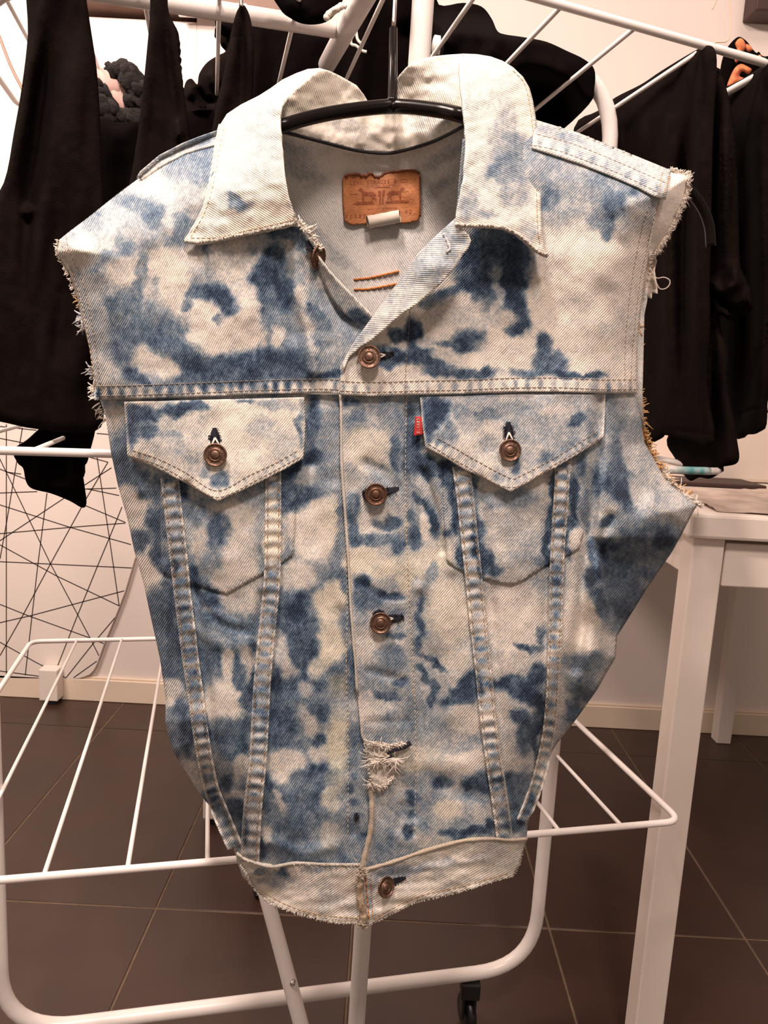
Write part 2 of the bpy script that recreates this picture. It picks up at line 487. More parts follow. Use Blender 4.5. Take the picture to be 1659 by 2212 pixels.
# ---- dye map: indigo left in the bleached cloth, plus shade painted under the collars (x y rx ry angle value tint)
def parse(txt):
    out = []
    for ln in txt.strip().splitlines():
        for it in ln.split(';'):
            p = it.split()
            if len(p) >= 6: out.append(tuple(float(q) for q in p)+((0.0,) if len(p) == 6 else ()))
    return out
DYE_SHADE_BODY = parse('''
420 350 60 32 -20 .62; 440 385 30 25 0 .60; 300 440 65 22 25 .52; 337 468 25 22 0 .62; 368 470 16 24 0 .2; 390 485 20 35 10 .62; 204 463 28 12 -20 .5
274 523 20 30 20 .58; 236 557 32 14 -20 .55; 457 540 36 14 0 .72; 170 540 26 40 20 .14; 300 505 30 14 0 .3; 400 555 40 30 0 .2; 356 575 36 40 0 .08
214 579 13 15 0 .62; 269 584 46 28 0 .16; 305 580 14 32 10 .55; 289 627 17 22 20 .64; 342 615 10 18 0 .55; 325 632 20 15 0 .3; 380 623 34 46 0 .09; 373 672 32 22 0 .12
445 690 42 38 0 .1; 470 735 66 30 5 .08; 520 715 40 40 0 .1; 433 635 30 16 -20 .8; 477 630 22 22 0 .9; 498 662 26 18 40 .9; 407 666 12 10 0 .75; 477 690 10 15 0 .7
313 705 78 48 15 .68; 255 661 26 26 0 .68; 268 753 27 34 0 .7; 361 712 32 32 0 .66; 400 772 56 32 35 .74; 415 745 40 6 35 .42; 325 782 42 27 20 .14; 361 803 36 18 20 .16
279 813 18 12 0 .9; 310 825 18 8 20 .9; 214 760 14 100 5 .33; 240 815 26 24 30 .3; 470 795 66 26 0 .8; 430 820 50 12 0 .7
617 501 42 18 0 .8; 496 556 40 60 0 .18; 532 614 26 52 0 .18; 568 520 16 20 0 .42; 595 564 28 36 0 .88; 566 602 32 32 0 .85; 616 632 32 34 35 .88; 578 650 28 24 0 .68; 585 690 40 26 0 .6
640 585 20 40 -15 .42; 700 560 20 30 30 .75; 655 520 20 20 0 .7; 602 723 17 22 0 .1; 540 672 20 46 0 .13; 508 728 48 38 0 .08; 690 705 34 62 0 .5; 701 701 14 14 0 .7; 677 672 26 12 30 .75
650 640 10 26 -15 .2; 664 700 9 40 -12 .24; 676 770 9 40 -8 .2; 640 745 18 30 0 .5; 713 805 24 8 -10 .92; 580 788 88 36 0 .86; 496 812 54 18 0 .85; 640 805 40 16 0 .8; 700 830 40 10 0 .15; 740 605 36 60 -35 .28; 773 677 32 18 0 .82; 720 760 30 30 0 .42; 695 745 14 10 0 .6
1077 545 84 56 0 .86; 1041 566 62 50 0 .82; 1109 605 30 50 0 .9; 1101 658 22 24 0 .93; 1125 689 20 36 0 .93; 1114 710 20 14 0 .93; 1043 632 25 42 0 .93; 1041 660 12 14 0 .92; 969 633 42 12 -10 .86; 1017 612 30 20 0 .86; 930 650 30 14 0 .7
1075 632 12 32 0 .34; 1072 588 15 10 0 .45; 993 679 70 34 0 .22; 1065 692 50 20 0 .24; 1022 737 36 27 0 .92; 969 745 28 7 0 .6; 897 728 18 42 0 .95; 860 722 20 15 0 .86; 848 769 52 20 0 .9; 920 773 26 15 0 .9; 957 797 38 17 0 .86; 1017 806 54 12 0 .86
1090 762 60 36 0 .1; 969 778 40 8 20 .22; 920 737 20 16 0 .28; 1241 400 88 34 20 .5; 1183 424 20 26 0 .66; 1325 443 26 32 20 .72; 1313 496 18 26 0 .72; 1289 474 24 20 0 .5; 1366 414 9 7 0 .85; 1255 648 30 14 40 .2; 1200 560 40 60 0 .12
1178 752 16 28 0 .76; 1187 783 36 24 0 .76; 1228 806 32 10 10 .95; 1272 811 34 6 5 .9; 1140 805 44 12 0 .76
700 838 40 10 0 .12; 560 838 24 7 0 .5; 300 842 60 7 0 .3
251 900 22 26 0 .14; 263 960 20 26 0 .8; 256 1009 20 32 0 .86; 292 1030 26 32 20 .76; 324 1057 30 30 0 .7; 275 1069 24 26 35 .13; 300 1106 36 32 0 .08; 324 1117 13 26 -10 .76; 345 1132 14 42 -10 .76; 302 1173 22 26 0 .86; 322 1192 12 22 0 .2; 341 1204 20 26 0 .8; 365 1226 15 15 0 .86; 295 1230 26 38 15 .07; 362 1117 6 30 0 .3
396 1057 10 44 -8 .82; 437 1105 42 28 0 .55; 509 1117 44 30 0 .14; 471 1152 20 40 15 .76; 461 1214 15 26 0 .6; 432 1180 16 36 0 .14; 521 1195 40 50 0 .14
675 900 15 60 0 .86; 709 936 26 60 0 .5; 697 871 20 14 0 .3; 675 990 20 22 0 .9; 655 1004 30 10 -20 .92; 632 1021 36 15 -20 .92; 620 1069 24 36 0 .9; 648 1081 20 26 0 .9; 673 1064 22 15 -30 .86; 670 1026 20 17 0 .32; 709 1021 28 50 0 .52; 709 1095 30 24 0 .13; 673 1131 46 40 0 .1; 709 1145 18 62 10 .14 .5; 675 1180 36 36 0 .1; 733 1117 8 42 0 .55; 740 1213 12 22 0 .62; 590 1150 16 70 0 .1 .5
776 912 42 22 0 .6; 841 888 18 34 -15 .5; 757 869 22 10 0 .8; 793 962 46 46 0 .16 .4; 820 1012 38 10 25 .45 .3; 855 985 10 56 -8 .72; 757 1093 20 26 0 .7; 757 1141 15 32 0 .76; 771 1165 14 12 0 .7; 793 1135 18 20 0 .14; 841 1129 28 11 0 .86; 829 1163 42 13 0 .7; 805 1173 18 11 0 .76; 858 1182 15 16 0 .8; 769 1205 30 26 0 .1 .6; 817 1220 42 24 0 .13 .6; 800 900 10 30 -30 .3
889 985 18 62 -5 .8; 885 912 11 42 0 .7; 925 1009 18 26 -15 .86; 912 1045 24 14 30 .28; 905 1085 30 9 40 .85; 938 1130 9 36 -15 .86; 897 1163 18 30 0 .86; 887 1117 8 14 0 .8; 920 1140 8 34 -15 .1; 904 956 14 16 0 .9; 960 1190 16 40 0 .2 .4; 930 1220 40 26 0 .15 .5; 880 1240 20 40 0 .14 .7
964 1004 26 12 25 .9; 969 1038 14 32 -15 .86; 955 1081 8 40 -10 .5; 984 1117 9 52 -8 .9; 993 1202 10 26 0 .86; 967 1158 12 12 0 .7; 1025 1045 11 42 -5 .72; 1032 1153 11 46 -5 .9; 1044 1202 17 32 -15 .92; 1097 1076 60 18 0 .5; 1145 1165 30 30 0 .34; 1121 1197 32 12 0 .42; 1061 1233 28 11 15 .8; 1169 1211 20 12 0 .6; 1110 1130 50 30 0 .26
1194 1045 6 62 3 .95; 1186 1153 8 64 3 .86; 1239 1069 9 42 0 .95; 1237 1117 8 14 0 .9; 1215 1132 27 7 0 .86; 1227 1165 5 42 0 .9; 1256 1009 12 20 0 .7; 1266 1105 10 60 0 .6; 1245 1160 12 26 0 .15
1323 908 20 62 -10 .56; 1332 967 12 32 -10 .7; 1344 1041 34 46 0 .9; 1356 1067 30 40 0 .88; 1293 1035 9 32 0 .75; 1364 985 18 50 -20 .33; 1385 1076 18 60 -25 .24; 1430 1112 40 14 35 .28; 1315 1127 15 10 -30 .86; 1313 1164 22 12 -30 .25; 1400 1190 80 70 0 .7; 1432 1164 26 20 0 .95; 1282 1188 16 26 0 .9; 1307 1209 30 42 0 .88; 1350 1290 50 60 0 .78; 1330 1130 10 40 10 .45
362 1220 15 15 0 .8; 317 1251 25 46 0 .08; 331 1278 14 20 0 .15; 341 1325 40 52 0 .72; 372 1323 9 52 0 .86; 378 1384 8 52 0 .86; 366 1436 30 40 0 .76; 372 1487 36 20 10 .18; 360 1507 20 16 0 .2; 387 1530 20 13 0 .8
415 1251 11 42 -8 .9; 432 1256 16 12 0 .7; 458 1268 22 13 35 .93; 450 1220 22 28 0 .5; 505 1251 50 26 -10 .13; 526 1288 44 32 0 .2; 454 1293 26 14 25 .72; 452 1318 22 5 40 .34; 475 1343 42 22 20 .8; 485 1374 40 18 10 .6; 516 1356 32 18 0 .76; 546 1395 14 15 0 .86; 450 1415 32 30 0 .76; 460 1466 27 27 0 .72; 494 1438 13 34 -12 .1; 485 1510 40 52 10 .13; 516 1456 9 44 -12 .72; 534 1436 13 32 0 .2; 546 1487 8 42 0 .86
638 1247 36 30 0 .16; 650 1309 14 30 15 .9; 628 1343 36 38 0 .86; 675 1354 32 12 0 .86; 703 1347 15 8 0 .7; 690 1262 34 7 -45 .66; 662 1384 30 34 0 .74; 632 1395 15 36 0 .86; 646 1425 25 42 15 .86; 652 1462 16 13 0 .86; 607 1415 18 42 -10 .22; 621 1456 22 20 0 .24; 632 1500 52 32 0 .68; 595 1477 8 32 0 .86; 687 1477 15 10 0 .8; 660 1490 16 14 0 .28; 714 1302 30 50 15 .1 .6; 714 1395 28 52 15 .1 .7; 682 1442 18 20 0 .2 .4; 728 1487 20 24 0 .42 .9; 761 1454 8 16 0 .9; 744 1257 9 22 0 .72; 744 1313 9 20 0 .5
777 1257 14 15 0 .82; 790 1292 44 24 10 .64; 847 1288 30 9 10 .9; 863 1327 16 14 0 .6; 847 1368 22 8 0 .7; 796 1395 30 34 0 .18; 850 1422 36 30 0 .64; 806 1466 40 28 0 .52; 867 1470 22 8 -15 .95; 845 1490 20 10 0 .6; 826 1525 40 22 0 .22; 834 1504 26 9 0 .74
912 1299 7 15 10 .85; 911 1336 8 32 5 .86; 900 1387 8 22 0 .7; 932 1433 36 7 40 .76; 920 1466 30 7 55 .76; 938 1505 6 24 5 .76; 975 1330 44 70 -10 .13 .4; 936 1236 10 22 25 .5; 1020 1486 26 28 0 .93; 985 1516 26 9 0 .86; 985 1430 30 24 0 .13 .3; 1111 1335 66 70 0 .1; 1126 1400 22 6 25 .85; 1158 1402 14 5 0 .7; 1168 1380 6 26 0 .6; 1111 1477 52 16 8 .92; 1156 1458 13 26 0 .92; 1141 1503 46 20 20 .88; 1082 1514 18 22 -20 .22; 1168 1516 12 20 0 .92; 1039 1230 6 26 0 .95; 1090 1440 40 20 0 .2
1232 1350 26 70 0 .1; 1277 1350 26 70 0 .08; 1298 1300 14 36 -20 .76; 1277 1245 20 20 0 .86; 1262 1428 42 22 0 .55; 1262 1486 40 32 0 .62; 1310 1390 12 26 0 .2; 1240 1530 20 20 0 .75
364 1512 12 14 0 .14; 388 1538 14 22 0 .76; 400 1584 14 42 -10 .86; 371 1601 20 26 0 .66; 388 1637 26 10 25 .72; 407 1659 30 22 40 .24; 419 1700 20 24 30 .24; 456 1731 22 14 40 .76; 480 1532 38 42 0 .13; 533 1514 10 20 0 .7; 446 1572 8 22 0 .9; 494 1598 42 36 15 .7; 521 1608 14 22 0 .8; 521 1657 18 26 0 .18; 475 1669 20 18 0 .5; 490 1684 13 16 0 .82; 509 1717 22 14 0 .18; 499 1753 26 27 30 .73; 523 1784 9 42 0 .9
605 1560 34 50 0 .76; 600 1608 20 20 0 .8; 690 1536 15 26 0 .76; 685 1596 15 16 0 .86; 668 1560 12 34 -25 .24; 624 1652 40 34 0 .13; 617 1690 20 16 0 .16; 690 1625 22 18 0 .2; 726 1608 24 62 0 .2 1.; 685 1657 22 11 -20 .82; 653 1681 30 18 -20 .7; 576 1693 9 22 0 .86; 574 1729 9 26 0 .82; 629 1717 32 20 0 .66; 603 1738 8 28 -30 .24; 685 1722 10 26 0 .76; 709 1729 16 30 0 .24 .5; 714 1801 22 34 0 .3 .4; 653 1767 42 28 0 .66; 581 1801 14 18 0 .18; 564 1833 9 20 0 .92; 641 1805 30 20 0 .56; 725 1680 20 24 0 .42 .8
690 1593 12 12 0 .8; 763 1703 10 12 0 .96; 763 1735 13 8 0 .86; 763 1674 9 8 0 .8; 690 1712 8 18 0 .8; 784 1801 9 8 0 .8; 954 1685 24 15 20 .86; 888 1726 13 13 0 .86; 888 1757 10 10 0 .7; 879 1793 14 15 0 .86; 970 1793 22 8 0 .86; 900 1640 50 26 0 .2 .5
940 1500 6 16 0 .7; 1000 1499 26 16 0 .9; 1029 1697 30 22 0 .88; 1053 1687 14 16 0 .7; 1009 1552 44 30 0 .13; 1005 1644 46 20 0 .11; 968 1745 34 20 0 .18 .5; 1055 1783 9 20 0 .95; 1005 1800 52 9 0 .9; 1029 1723 30 10 0 .52; 1101 1649 26 26 0 .18; 1089 1588 22 30 -20 .24; 1137 1588 20 36 20 .86; 1161 1588 9 62 3 .95; 1125 1552 22 14 0 .76; 1101 1687 27 15 0 .8; 1125 1721 30 42 0 .7; 1106 1757 20 20 0 .7; 1113 1783 18 16 0 .76
1180 1640 20 40 0 .25; 1190 1580 16 30 0 .35
''')
DYE_FLAP = parse('''
300 893 36 22 0 .9; 283 920 14 42 0 .88; 314 932 20 14 0 .8; 384 881 52 12 0 .86; 425 876 32 8 0 .76; 524 866 22 6 0 .7; 365 936 30 8 10 .42; 480 1042 20 13 -30 .72; 449 1030 22 10 30 .5; 648 912 7 52 0 .62; 400 985 30 8 20 .35; 560 920 30 20 0 .3; 600 880 40 10 0 .4
940 883 30 24 0 .86; 928 920 12 32 0 .86; 972 920 14 14 0 .62; 1037 893 44 10 10 .55; 996 888 18 14 0 .5; 1249 912 22 11 -30 .9; 1116 1009 11 20 0 .76; 1181 989 16 12 -30 .7; 1275 912 8 30 0 .5; 1000 956 40 16 25 .18; 1120 880 30 14 0 .42; 1160 940 30 20 0 .4; 1060 960 22 22 0 .4; 1220 960 30 8 -30 .5; 1080 1030 20 10 25 .45; 1200 885 40 12 0 .22; 960 945 20 16 0 .6
''')
DYE_COLLAR = parse('''
512 436 30 14 25 .62; 600 300 20 40 0 .14; 1085 290 26 66 12 .36; 1118 345 24 62 -15 .50; 1078 372 32 36 20 .54; 1108 425 32 22 0 .42; 1014 442 18 36 10 .42; 1050 462 28 12 0 .42; 1140 500 18 30 0 .32; 1030 180 34 44 0 .10; 1060 400 14 14 0 .2
''')
DYE_IN = parse('''
800 450 220 220 0 .26; 690 420 60 70 0 .2; 660 370 50 26 30 .5; 740 360 60 20 0 .12; 880 360 60 16 0 .22; 930 420 60 16 -45 .5; 690 520 50 16 45 .5; 740 560 40 12 45 .55; 880 500 40 22 -40 .36; 800 540 50 40 0 .2; 830 620 50 16 0 .3; 960 340 50 14 -30 .5; 640 320 30 14 20 .5
''')
DYE_BAND = parse('''
600 1890 40 10 10 .45; 585 1905 30 14 0 .4; 615 1880 10 14 0 .75; 690 1875 36 8 0 .42; 850 1880 40 10 -20 .5; 905 1872 40 10 -15 .45; 960 1860 30 10 0 .35; 1040 1850 40 8 -10 .22; 560 1880 14 10 0 .5; 800 1925 14 40 0 .35
''')
def dye(strokes, base, x, y, tint=0.0):
    wx = x+8*vnoise(x/38, y/38)+5*vnoise(x/14+5, y/14)+2.2*vnoise(x/6, y/6)
    wy = y+8*vnoise(x/38+50, y/38+20)+5*vnoise(x/14, y/14+70)+2.2*vnoise(x/6+9, y/6)
    base = base(x, y) if callable(base) else base
    v = base+np.clip(.3+1.7*base, .3, 1)*(.13*vnoise(x/70+11, y/70)+.09*vnoise(x/27, y/27+31)+.05*vnoise(x/11, y/11)); t = np.full(x.shape, tint)
    for cx, cy, rx, ry, an, val, tn in strokes:
        a = math.radians(an); ca, sa = math.cos(a), math.sin(a)
        dx = wx-cx; dy = wy-cy
        k = (np.abs(dx) < 2.2*max(rx, ry)) & (np.abs(dy) < 2.2*max(rx, ry))
        if not k.any(): continue
        u = (dx[k]*ca+dy[k]*sa)/rx; w = (-dx[k]*sa+dy[k]*ca)/ry
        r = np.sqrt(u*u+w*w)
        mk = np.clip((1.42-r)/.72, 0, 1); mk = mk*mk*(3-2*mk)*.94
        v[k] = v[k]*(1-mk)+val*mk; t[k] = t[k]*(1-mk)+tn*mk
    # uneven fading inside the patches
    v = v+(.25+1.1*np.clip(v, 0, .8))*(.07*vnoise(x/46+4, y/46)+.10*vnoise(x/21, y/21+13)+.08*vnoise(x/9+2, y/9)+.06*vnoise(x/7, y/42))
    return v, t

# ---- denim shader: indigo amount from the cloth, twill ribs from the weave coordinates
def denim(name, wear=0.0, rough=.88, inside=False):
    mt, nt, b = new_mat(name); N = nt.nodes; L = nt.links
    at_ = N.new('ShaderNodeAttribute'); at_.attribute_name = 'dye'
    sep = N.new('ShaderNodeSeparateColor'); L.new(at_.outputs['Color'], sep.inputs[0])
    uv = N.new('ShaderNodeUVMap'); uv.uv_map = 'weave'
    sx = N.new('ShaderNodeSeparateXYZ'); L.new(uv.outputs['UV'], sx.inputs[0])
    def math_(op, a, c=None, clamp=False):
        n = N.new('ShaderNodeMath'); n.operation = op; n.use_clamp = clamp
        for i, q in enumerate((a, c)):
            if q is None: continue
            if isinstance(q, (int, float)): n.inputs[i].default_value = q
            else: L.new(q, n.inputs[i])
        return n.outputs[0]
    def noise(scale, det=2, vec=None):
        n = N.new('ShaderNodeTexNoise'); n.inputs['Scale'].default_value = scale; n.inputs['Detail'].default_value = det
        L.new(vec or uv.outputs['UV'], n.inputs['Vector']); return n.outputs['Fac']
    # slub: noise stretched along the ribs
    mp = N.new('ShaderNodeMapping'); mp.inputs['Scale'].default_value = (0.10, 1.0, 1.0); L.new(uv.outputs['UV'], mp.inputs['Vector'])
    slub = noise(1.1, 2, mp.outputs['Vector'])
    jit = noise(.10, 2)
    ph = math_('ADD', math_('MULTIPLY', sx.outputs[1], 2*math.pi), math_('MULTIPLY', jit, 5.0))
    rib = math_('MULTIPLY_ADD' if False else 'ADD', math_('MULTIPLY', math_('SINE', ph), .5), .5)
    rib = math_('MULTIPLY', rib, math_('ADD', math_('MULTIPLY', slub, .9), .45), True)
    grain = noise(.62, 3)
    d = math_('ADD', sep.outputs[0], math_('MULTIPLY', math_('SUBTRACT', grain, .5), .55))
    d = math_('ADD', d, math_('MULTIPLY', math_('SUBTRACT', noise(.045, 4), .5), .16))
    amp = math_('ADD', math_('MULTIPLY', math_('MINIMUM', d, .55), .47), .055)
    d = math_('ADD', d, math_('MULTIPLY', math_('SUBTRACT', .46, rib), amp), True)
    rp = N.new('ShaderNodeValToRGB'); L.new(d, rp.inputs['Fac'])
    cr = rp.color_ramp
    if inside: stops = [(0, (.82,.77,.71)), (.25, (.70,.675,.64)), (.5, (.45,.455,.46)), (.8, (.20,.22,.26)), (1, (.09,.11,.16))]
    else: stops = [(0, (.84,.765,.68)), (.14, (.71,.665,.60)), (.32, (.43,.448,.455)), (.55, (.182,.240,.300)), (.77, (.066,.112,.178)), (1.0, (.013,.023,.050))]
    cr.elements[0].position, cr.elements[0].color = stops[0][0], (*stops[0][1], 1)
    cr.elements[1].position, cr.elements[1].color = 1.0, (*stops[-1][1], 1)
    for p, c in stops[1:-1]:
        e = cr.elements.new(p); e.color = (*c, 1)
    mx = N.new('ShaderNodeMix'); mx.data_type = 'RGBA'; mx.blend_type = 'MULTIPLY'
    L.new(math_('MULTIPLY', sep.outputs[1], .5), mx.inputs['Factor']); L.new(rp.outputs['Color'], mx.inputs['A'])
    mx.inputs['B'].default_value = (0.94, 0.93, 0.66, 1)
    L.new(mx.outputs['Result'], b.inputs['Base Color'])
    b.inputs['Roughness'].default_value = rough
    b.inputs['Specular IOR Level'].default_value = .25
    b.inputs['Sheen Weight'].default_value = .06
    bp = N.new('ShaderNodeBump'); bp.inputs['Strength'].default_value = .55; bp.inputs['Distance'].default_value = .0006
    L.new(math_('ADD', rib, math_('MULTIPLY', grain, .8)), bp.inputs['Height'])
    L.new(bp.outputs['Normal'], b.inputs['Normal'])
    return mt
M_denim = denim('bleached_denim')
M_inside = denim('denim_inside', inside=True)

def cloth_attr(me, x, y, dv, tv, ang, period):
    n = len(me.vertices)
    ca = me.attributes.new('dye', 'FLOAT_COLOR', 'POINT')
    arr = np.zeros((n, 4), np.float32); arr[:, 0] = dv; arr[:, 1] = tv; arr[:, 3] = 1
    ca.data.foreach_set('color', arr.ravel())
    uv = me.uv_layers.new(name='weave')
    a = math.radians(ang)
    u = (x*math.cos(a)+y*math.sin(a))/period; w = (-x*math.sin(a)+y*math.cos(a))/period
    li = np.zeros(len(me.loops), np.int32); me.loops.foreach_get('vertex_index', li)
    uvs = np.stack([u[li], w[li]], 1).astype(np.float32)
    uv.data.foreach_set('uv', uvs.ravel())

vest = thing('denim_vest', 'sleeveless bleached blue denim jacket with cut-off frayed armholes hanging on a black hanger', 'vest', tuple(v3(800, 1100, .03)))

def fix_winding(P, F):
    """faces look at the camera"""
    a, b, c = P[F[0][0]], P[F[0][1]], P[F[0][2]]
    if np.dot(np.cross(b-a, c-a), CAM-a) < 0: return [tuple(reversed(f)) for f in F]
    return F

def patch(name, poly, offf, strokes, base, ang=-58, period=4.3, mat=None, parent=None, step=6, thick=.0011, feats=(), wear=None, wearw=5, tint=0.0, rope=None, jitter=.7, label=None):
    poly = np.array(poly, float)
    V, F = triangulate(poly, step, feats)
    x, y = V[:, 0], V[:, 1]
    off = offf(x, y)
    P = V3(x, y, off)
    F = fix_winding(P, F)
    me = mesh_from(P, F, name)
    dv, tv = dye(strokes, base, x, y, tint)
    if rope:
        for ln, wd, per, amp in rope:
            d, s = seg_dist(x, y, ln)
            k = np.exp(-(d/wd)**4)
            dv = dv+k*amp*np.sin(2*math.pi*(s/per+.35*vnoise(s/40, s*0+1)))*(.6+.5*vnoise(s/25, s*0+8))
    if wear is not None:
        for ln in wear:
            d, s = seg_dist(x, y, ln)
            k = np.exp(-(d/wearw)**2)*(.75+.25*vnoise(s/9, s*0+3))
            dv = dv*(1-k)+.05*k
    cloth_attr(me, x, y, np.clip(dv, 0, 1), tv, ang, period)
    o = obj(name, me, mat or M_denim, parent or vest)
    s = o.modifiers.new('solid', 'SOLIDIFY'); s.thickness = thick; s.offset = -1
    if label: o['label'] = label
    return o

def closed(p): return list(p)+[p[0]]
B_ = body
def lay(d): return lambda x, y: B_(x, y)+d

# back panel (its inside shows in the neck opening) -----------------------------------
NECK = [(612,285),(690,305),(770,325),(835,331),(880,323),(940,304),(1003,272)]
back_out = [(470,300),(400,326),(345,352),(300,392),(240,438),(190,478),(150,508),(135,530),(160,592),(175,640),(190,700),(205,760),(216,830),(238,900),(250,980),(265,1050),(285,1120),(300,1190),(320,1260),(335,1330),(355,1420),(366,1510),(366,1560),(380,1620),(408,1665),(440,1720),(468,1758),(489,1788),(500,1815),(512,1860),(524,1895),(560,1925),(640,1945),(780,1955),(900,1925),(1040,1890),(1112,1862),(1132,1800),(1150,1700),(1190,1600),(1235,1545),(1285,1475),(1322,1412),(1326,1372),(1390,1272),(1444,1192),(1465,1155),(1512,1084),(1470,1055),(1430,1005),(1400,960),(1390,900),(1388,850),(1392,680),(1408,600),(1420,545),(1450,490),(1478,430),(1485,385),(1450,378),(1350,338),(1250,298),(1150,268)]
bt = [(p[0], p[1], .098 if p[0] > 1300 and 900 < p[1] < 1400 else .056) for p in back_out[::3]]+[(1326,1372,.098),(1470,1055,.098),(1400,960,.085)]+[(560,290,.035),(612,283,.022),(690,303,.042),(770,325,.062),(835,330,.073),(940,303,.038),(1003,270,.012),(1080,262,.04),(700,420,.062),(800,450,.076),(920,420,.06),(800,620,.074),(700,800,.075),(1000,800,.075),(800,1100,.078),(800,1400,.072),(800,1700,.064),(500,1200,.07),(1150,1200,.075),(400,900,.066),(1250,850,.07)]
backf = tps(bt)
patch('back_panel', back_out+NECK[::-1], lambda x, y: backf(x, y)+.001*vnoise(x/60, y/60), DYE_IN, .34, ang=58, period=4.3, mat=M_inside, step=8, thick=.0014, label='paler inside of the back panel')

# lower fronts ------------------------------------------------------------------------
WB_L = [(512,1842),(530,1856),(560,1866),(590,1872),(640,1864),(700,1867),(790,1868)]
WB_R = [(783,1880),(850,1861),(920,1837),(1000,1816),(1060,1812),(1100,1815),(1137,1812)]
feat_l = [(FOLDS[21][0], 4)]; feat_r = [(FOLDS[22][0], 4), (FOLDS[23][0], 4)]
poly = [(212,852)]+L_SIDE[14:30]+[(p[0], p[1]+10) for p in WB_L[1:]]+[(830,1880),(815,1500),(800,1200),(790,852)]
patch('front_panel', poly, lay(0), DYE_SHADE_BODY, lambda x, y: np.interp(y, [850, 1180, 1300, 1860], [.46, .40, .58, .56]), ang=-58, step=5.5, feats=feat_l)
PLACKET = [(735,852),(737,900),(738,1000),(745,1100),(752,1200),(757,1300),(765,1400),(772,1500),(780,1590),(790,1612),(797,1640),(800,1700),(803,1760),(795,1820),(783,1880)]
poly = PLACKET+[(p[0], p[1]+10) for p in WB_R[1:]]+R_SIDE[::-1][1:16]+[(1376,846)]
patch('front_panel', poly, lay(-.0035), DYE_SHADE_BODY, lambda x, y: np.interp(y, [850, 1200, 1420, 1560, 1860], [.42, .26, .30, .36, .40]), ang=-50, step=5.5, feats=feat_r, wear=[PLACKET], wearw=4)

# yokes -------------------------------------------------------------------------------
SEAM_L = [(206,864),(300,862),(440,857),(560,852),(680,849),(740,851)]
SEAM_R = [(735,853),(800,856),(905,853),(1000,851),(1100,847),(1200,846),(1300,850),(1376,850)]
NECK_L = [(805,682),(770,645),(740,615),(712,585),(690,555),(668,520),(652,495),(640,478)]
poly = L_SIDE[:14]+[(206,864)]+SEAM_L[1:]+[(800,856),(812,760),(805,682)]+NECK_L[1:]+[(622,420),(600,330),(560,292)]
ropeL = [([(x, y-14) for x, y in SEAM_L], 12, 26, .44)]
def yokeL(x, y):
    d, _ = seg_dist(x, y, NECK_L)
    return B_(x, y)-.005-.007*np.exp(-(d/28)**2)
patch('yoke', poly, yokeL, DYE_SHADE_BODY, lambda x, y: np.interp(y, [300, 500, 650, 860], [.34, .34, .42, .50]), ang=-62, step=5.5, wear=[NECK_L, [(x, y-2) for x, y in SEAM_L], L_SIDE[7:14]], wearw=4, rope=ropeL)
ARM_R = [(1437,392),(1425,430),(1412,490),(1402,545),(1393,600),(1383,680),(1377,760),(1376,850)]
poly = [(1000,300),(1160,262)]+[(1250,292),(1350,332),(1437,368)]+ARM_R+SEAM_R[::-1][1:]+[(735,790),(760,745),(800,690),(860,610),(905,545),(985,470)]
ropeR = [([(x, y-14) for x, y in SEAM_R], 12, 27, .44)]
patch('yoke', poly, lay(-.0085), DYE_SHADE_BODY, lambda x, y: np.interp(y, [260, 430, 520, 860], [.50, .40, .10, .12]), ang=-47, step=5.5, wear=[[(x, y-2) for x, y in SEAM_R], ARM_R], wearw=4, rope=ropeR)
# shoulder pieces folded over from the back
SH_R0 = [(1155,258),(1250,287),(1350,327),(1450,368)]; SH_R1 = [(1438,432),(1424,428),(1380,404),(1330,382),(1260,354),(1200,334),(1150,318)]
patch('shoulder_piece', SH_R0+SH_R1, lay(-.0135), [(1280,345,120,10,24,.36,0),(1200,290,70,14,18,.4,0),(1400,400,30,12,20,.4,0)], .22, ang=-20, wear=[SH_R1], wearw=4, rope=[([(1160,305),(1260,338),(1340,370),(1420,408)], 11, 30, .25)])
patch('shoulder_piece', [(470,284),(430,298),(395,312),(345,338),(305,372),(296,386),(306,386),(350,356),(400,330),(470,310)], lay(-.0085), [], .42, ang=-20, wear=[[(306,386),(350,356),(400,330),(470,310)]], wearw=3, step=5)
# white raw hem along the right armhole
HEM = [(1448,366),(1470,374),(1492,374),(1486,400),(1478,430),(1462,462),(1448,492),(1430,522),(1412,548),(1402,560),(1400,545),(1410,490),(1424,436),(1440,392)]
patch('armhole_hem', HEM, lay(-.0045), [], .0, ang=-80, step=4, label='frayed white raw edge of the armhole')

# flaps, pockets, seams ---------------------------------------------------------------
FL = [(268,868),(657,858),(660,920),(655,990),(610,1016),(560,1042),(520,1060),(470,1082),(430,1060),(400,1043),(330,1008),(275,985),(272,920)]
FR = [(908,858),(1100,852),(1308,852),(1306,900),(1303,942),(1290,956),(1240,986),(1200,1010),(1150,1036),(1104,1062),(1050,1036),(1000,1012),(950,982),(920,966),(913,920)]
def flapf(poly, d):
    lower = [p for p in poly if p[1] > 930]
    def f(x, y):
        t = np.clip((y-860)/200, 0, 1)
        return B_(x, y)+d+.0015-.0085*t-.0015*np.sin(x/60)*t
    return f
patch('pocket_flap', FL, flapf(FL, -.0055), DYE_FLAP, .20, ang=-52, step=5, thick=.0022, wear=[FL[1:]+[FL[0]]], wearw=4, rope=[([(280,972),(340,995),(400,1028),(470,1064),(560,1026),(645,980)], 9, 18, .16)], tint=.15)
patch('pocket_flap', FR, flapf(FR, -.0085), DYE_FLAP, .30, ang=-50, step=5, thick=.0022, wear=[FR[2:]+[FR[0]]], wearw=4, rope=[([(925,950),(1000,994),(1104,1045),(1200,994),(1290,940)], 9, 18, .16)])
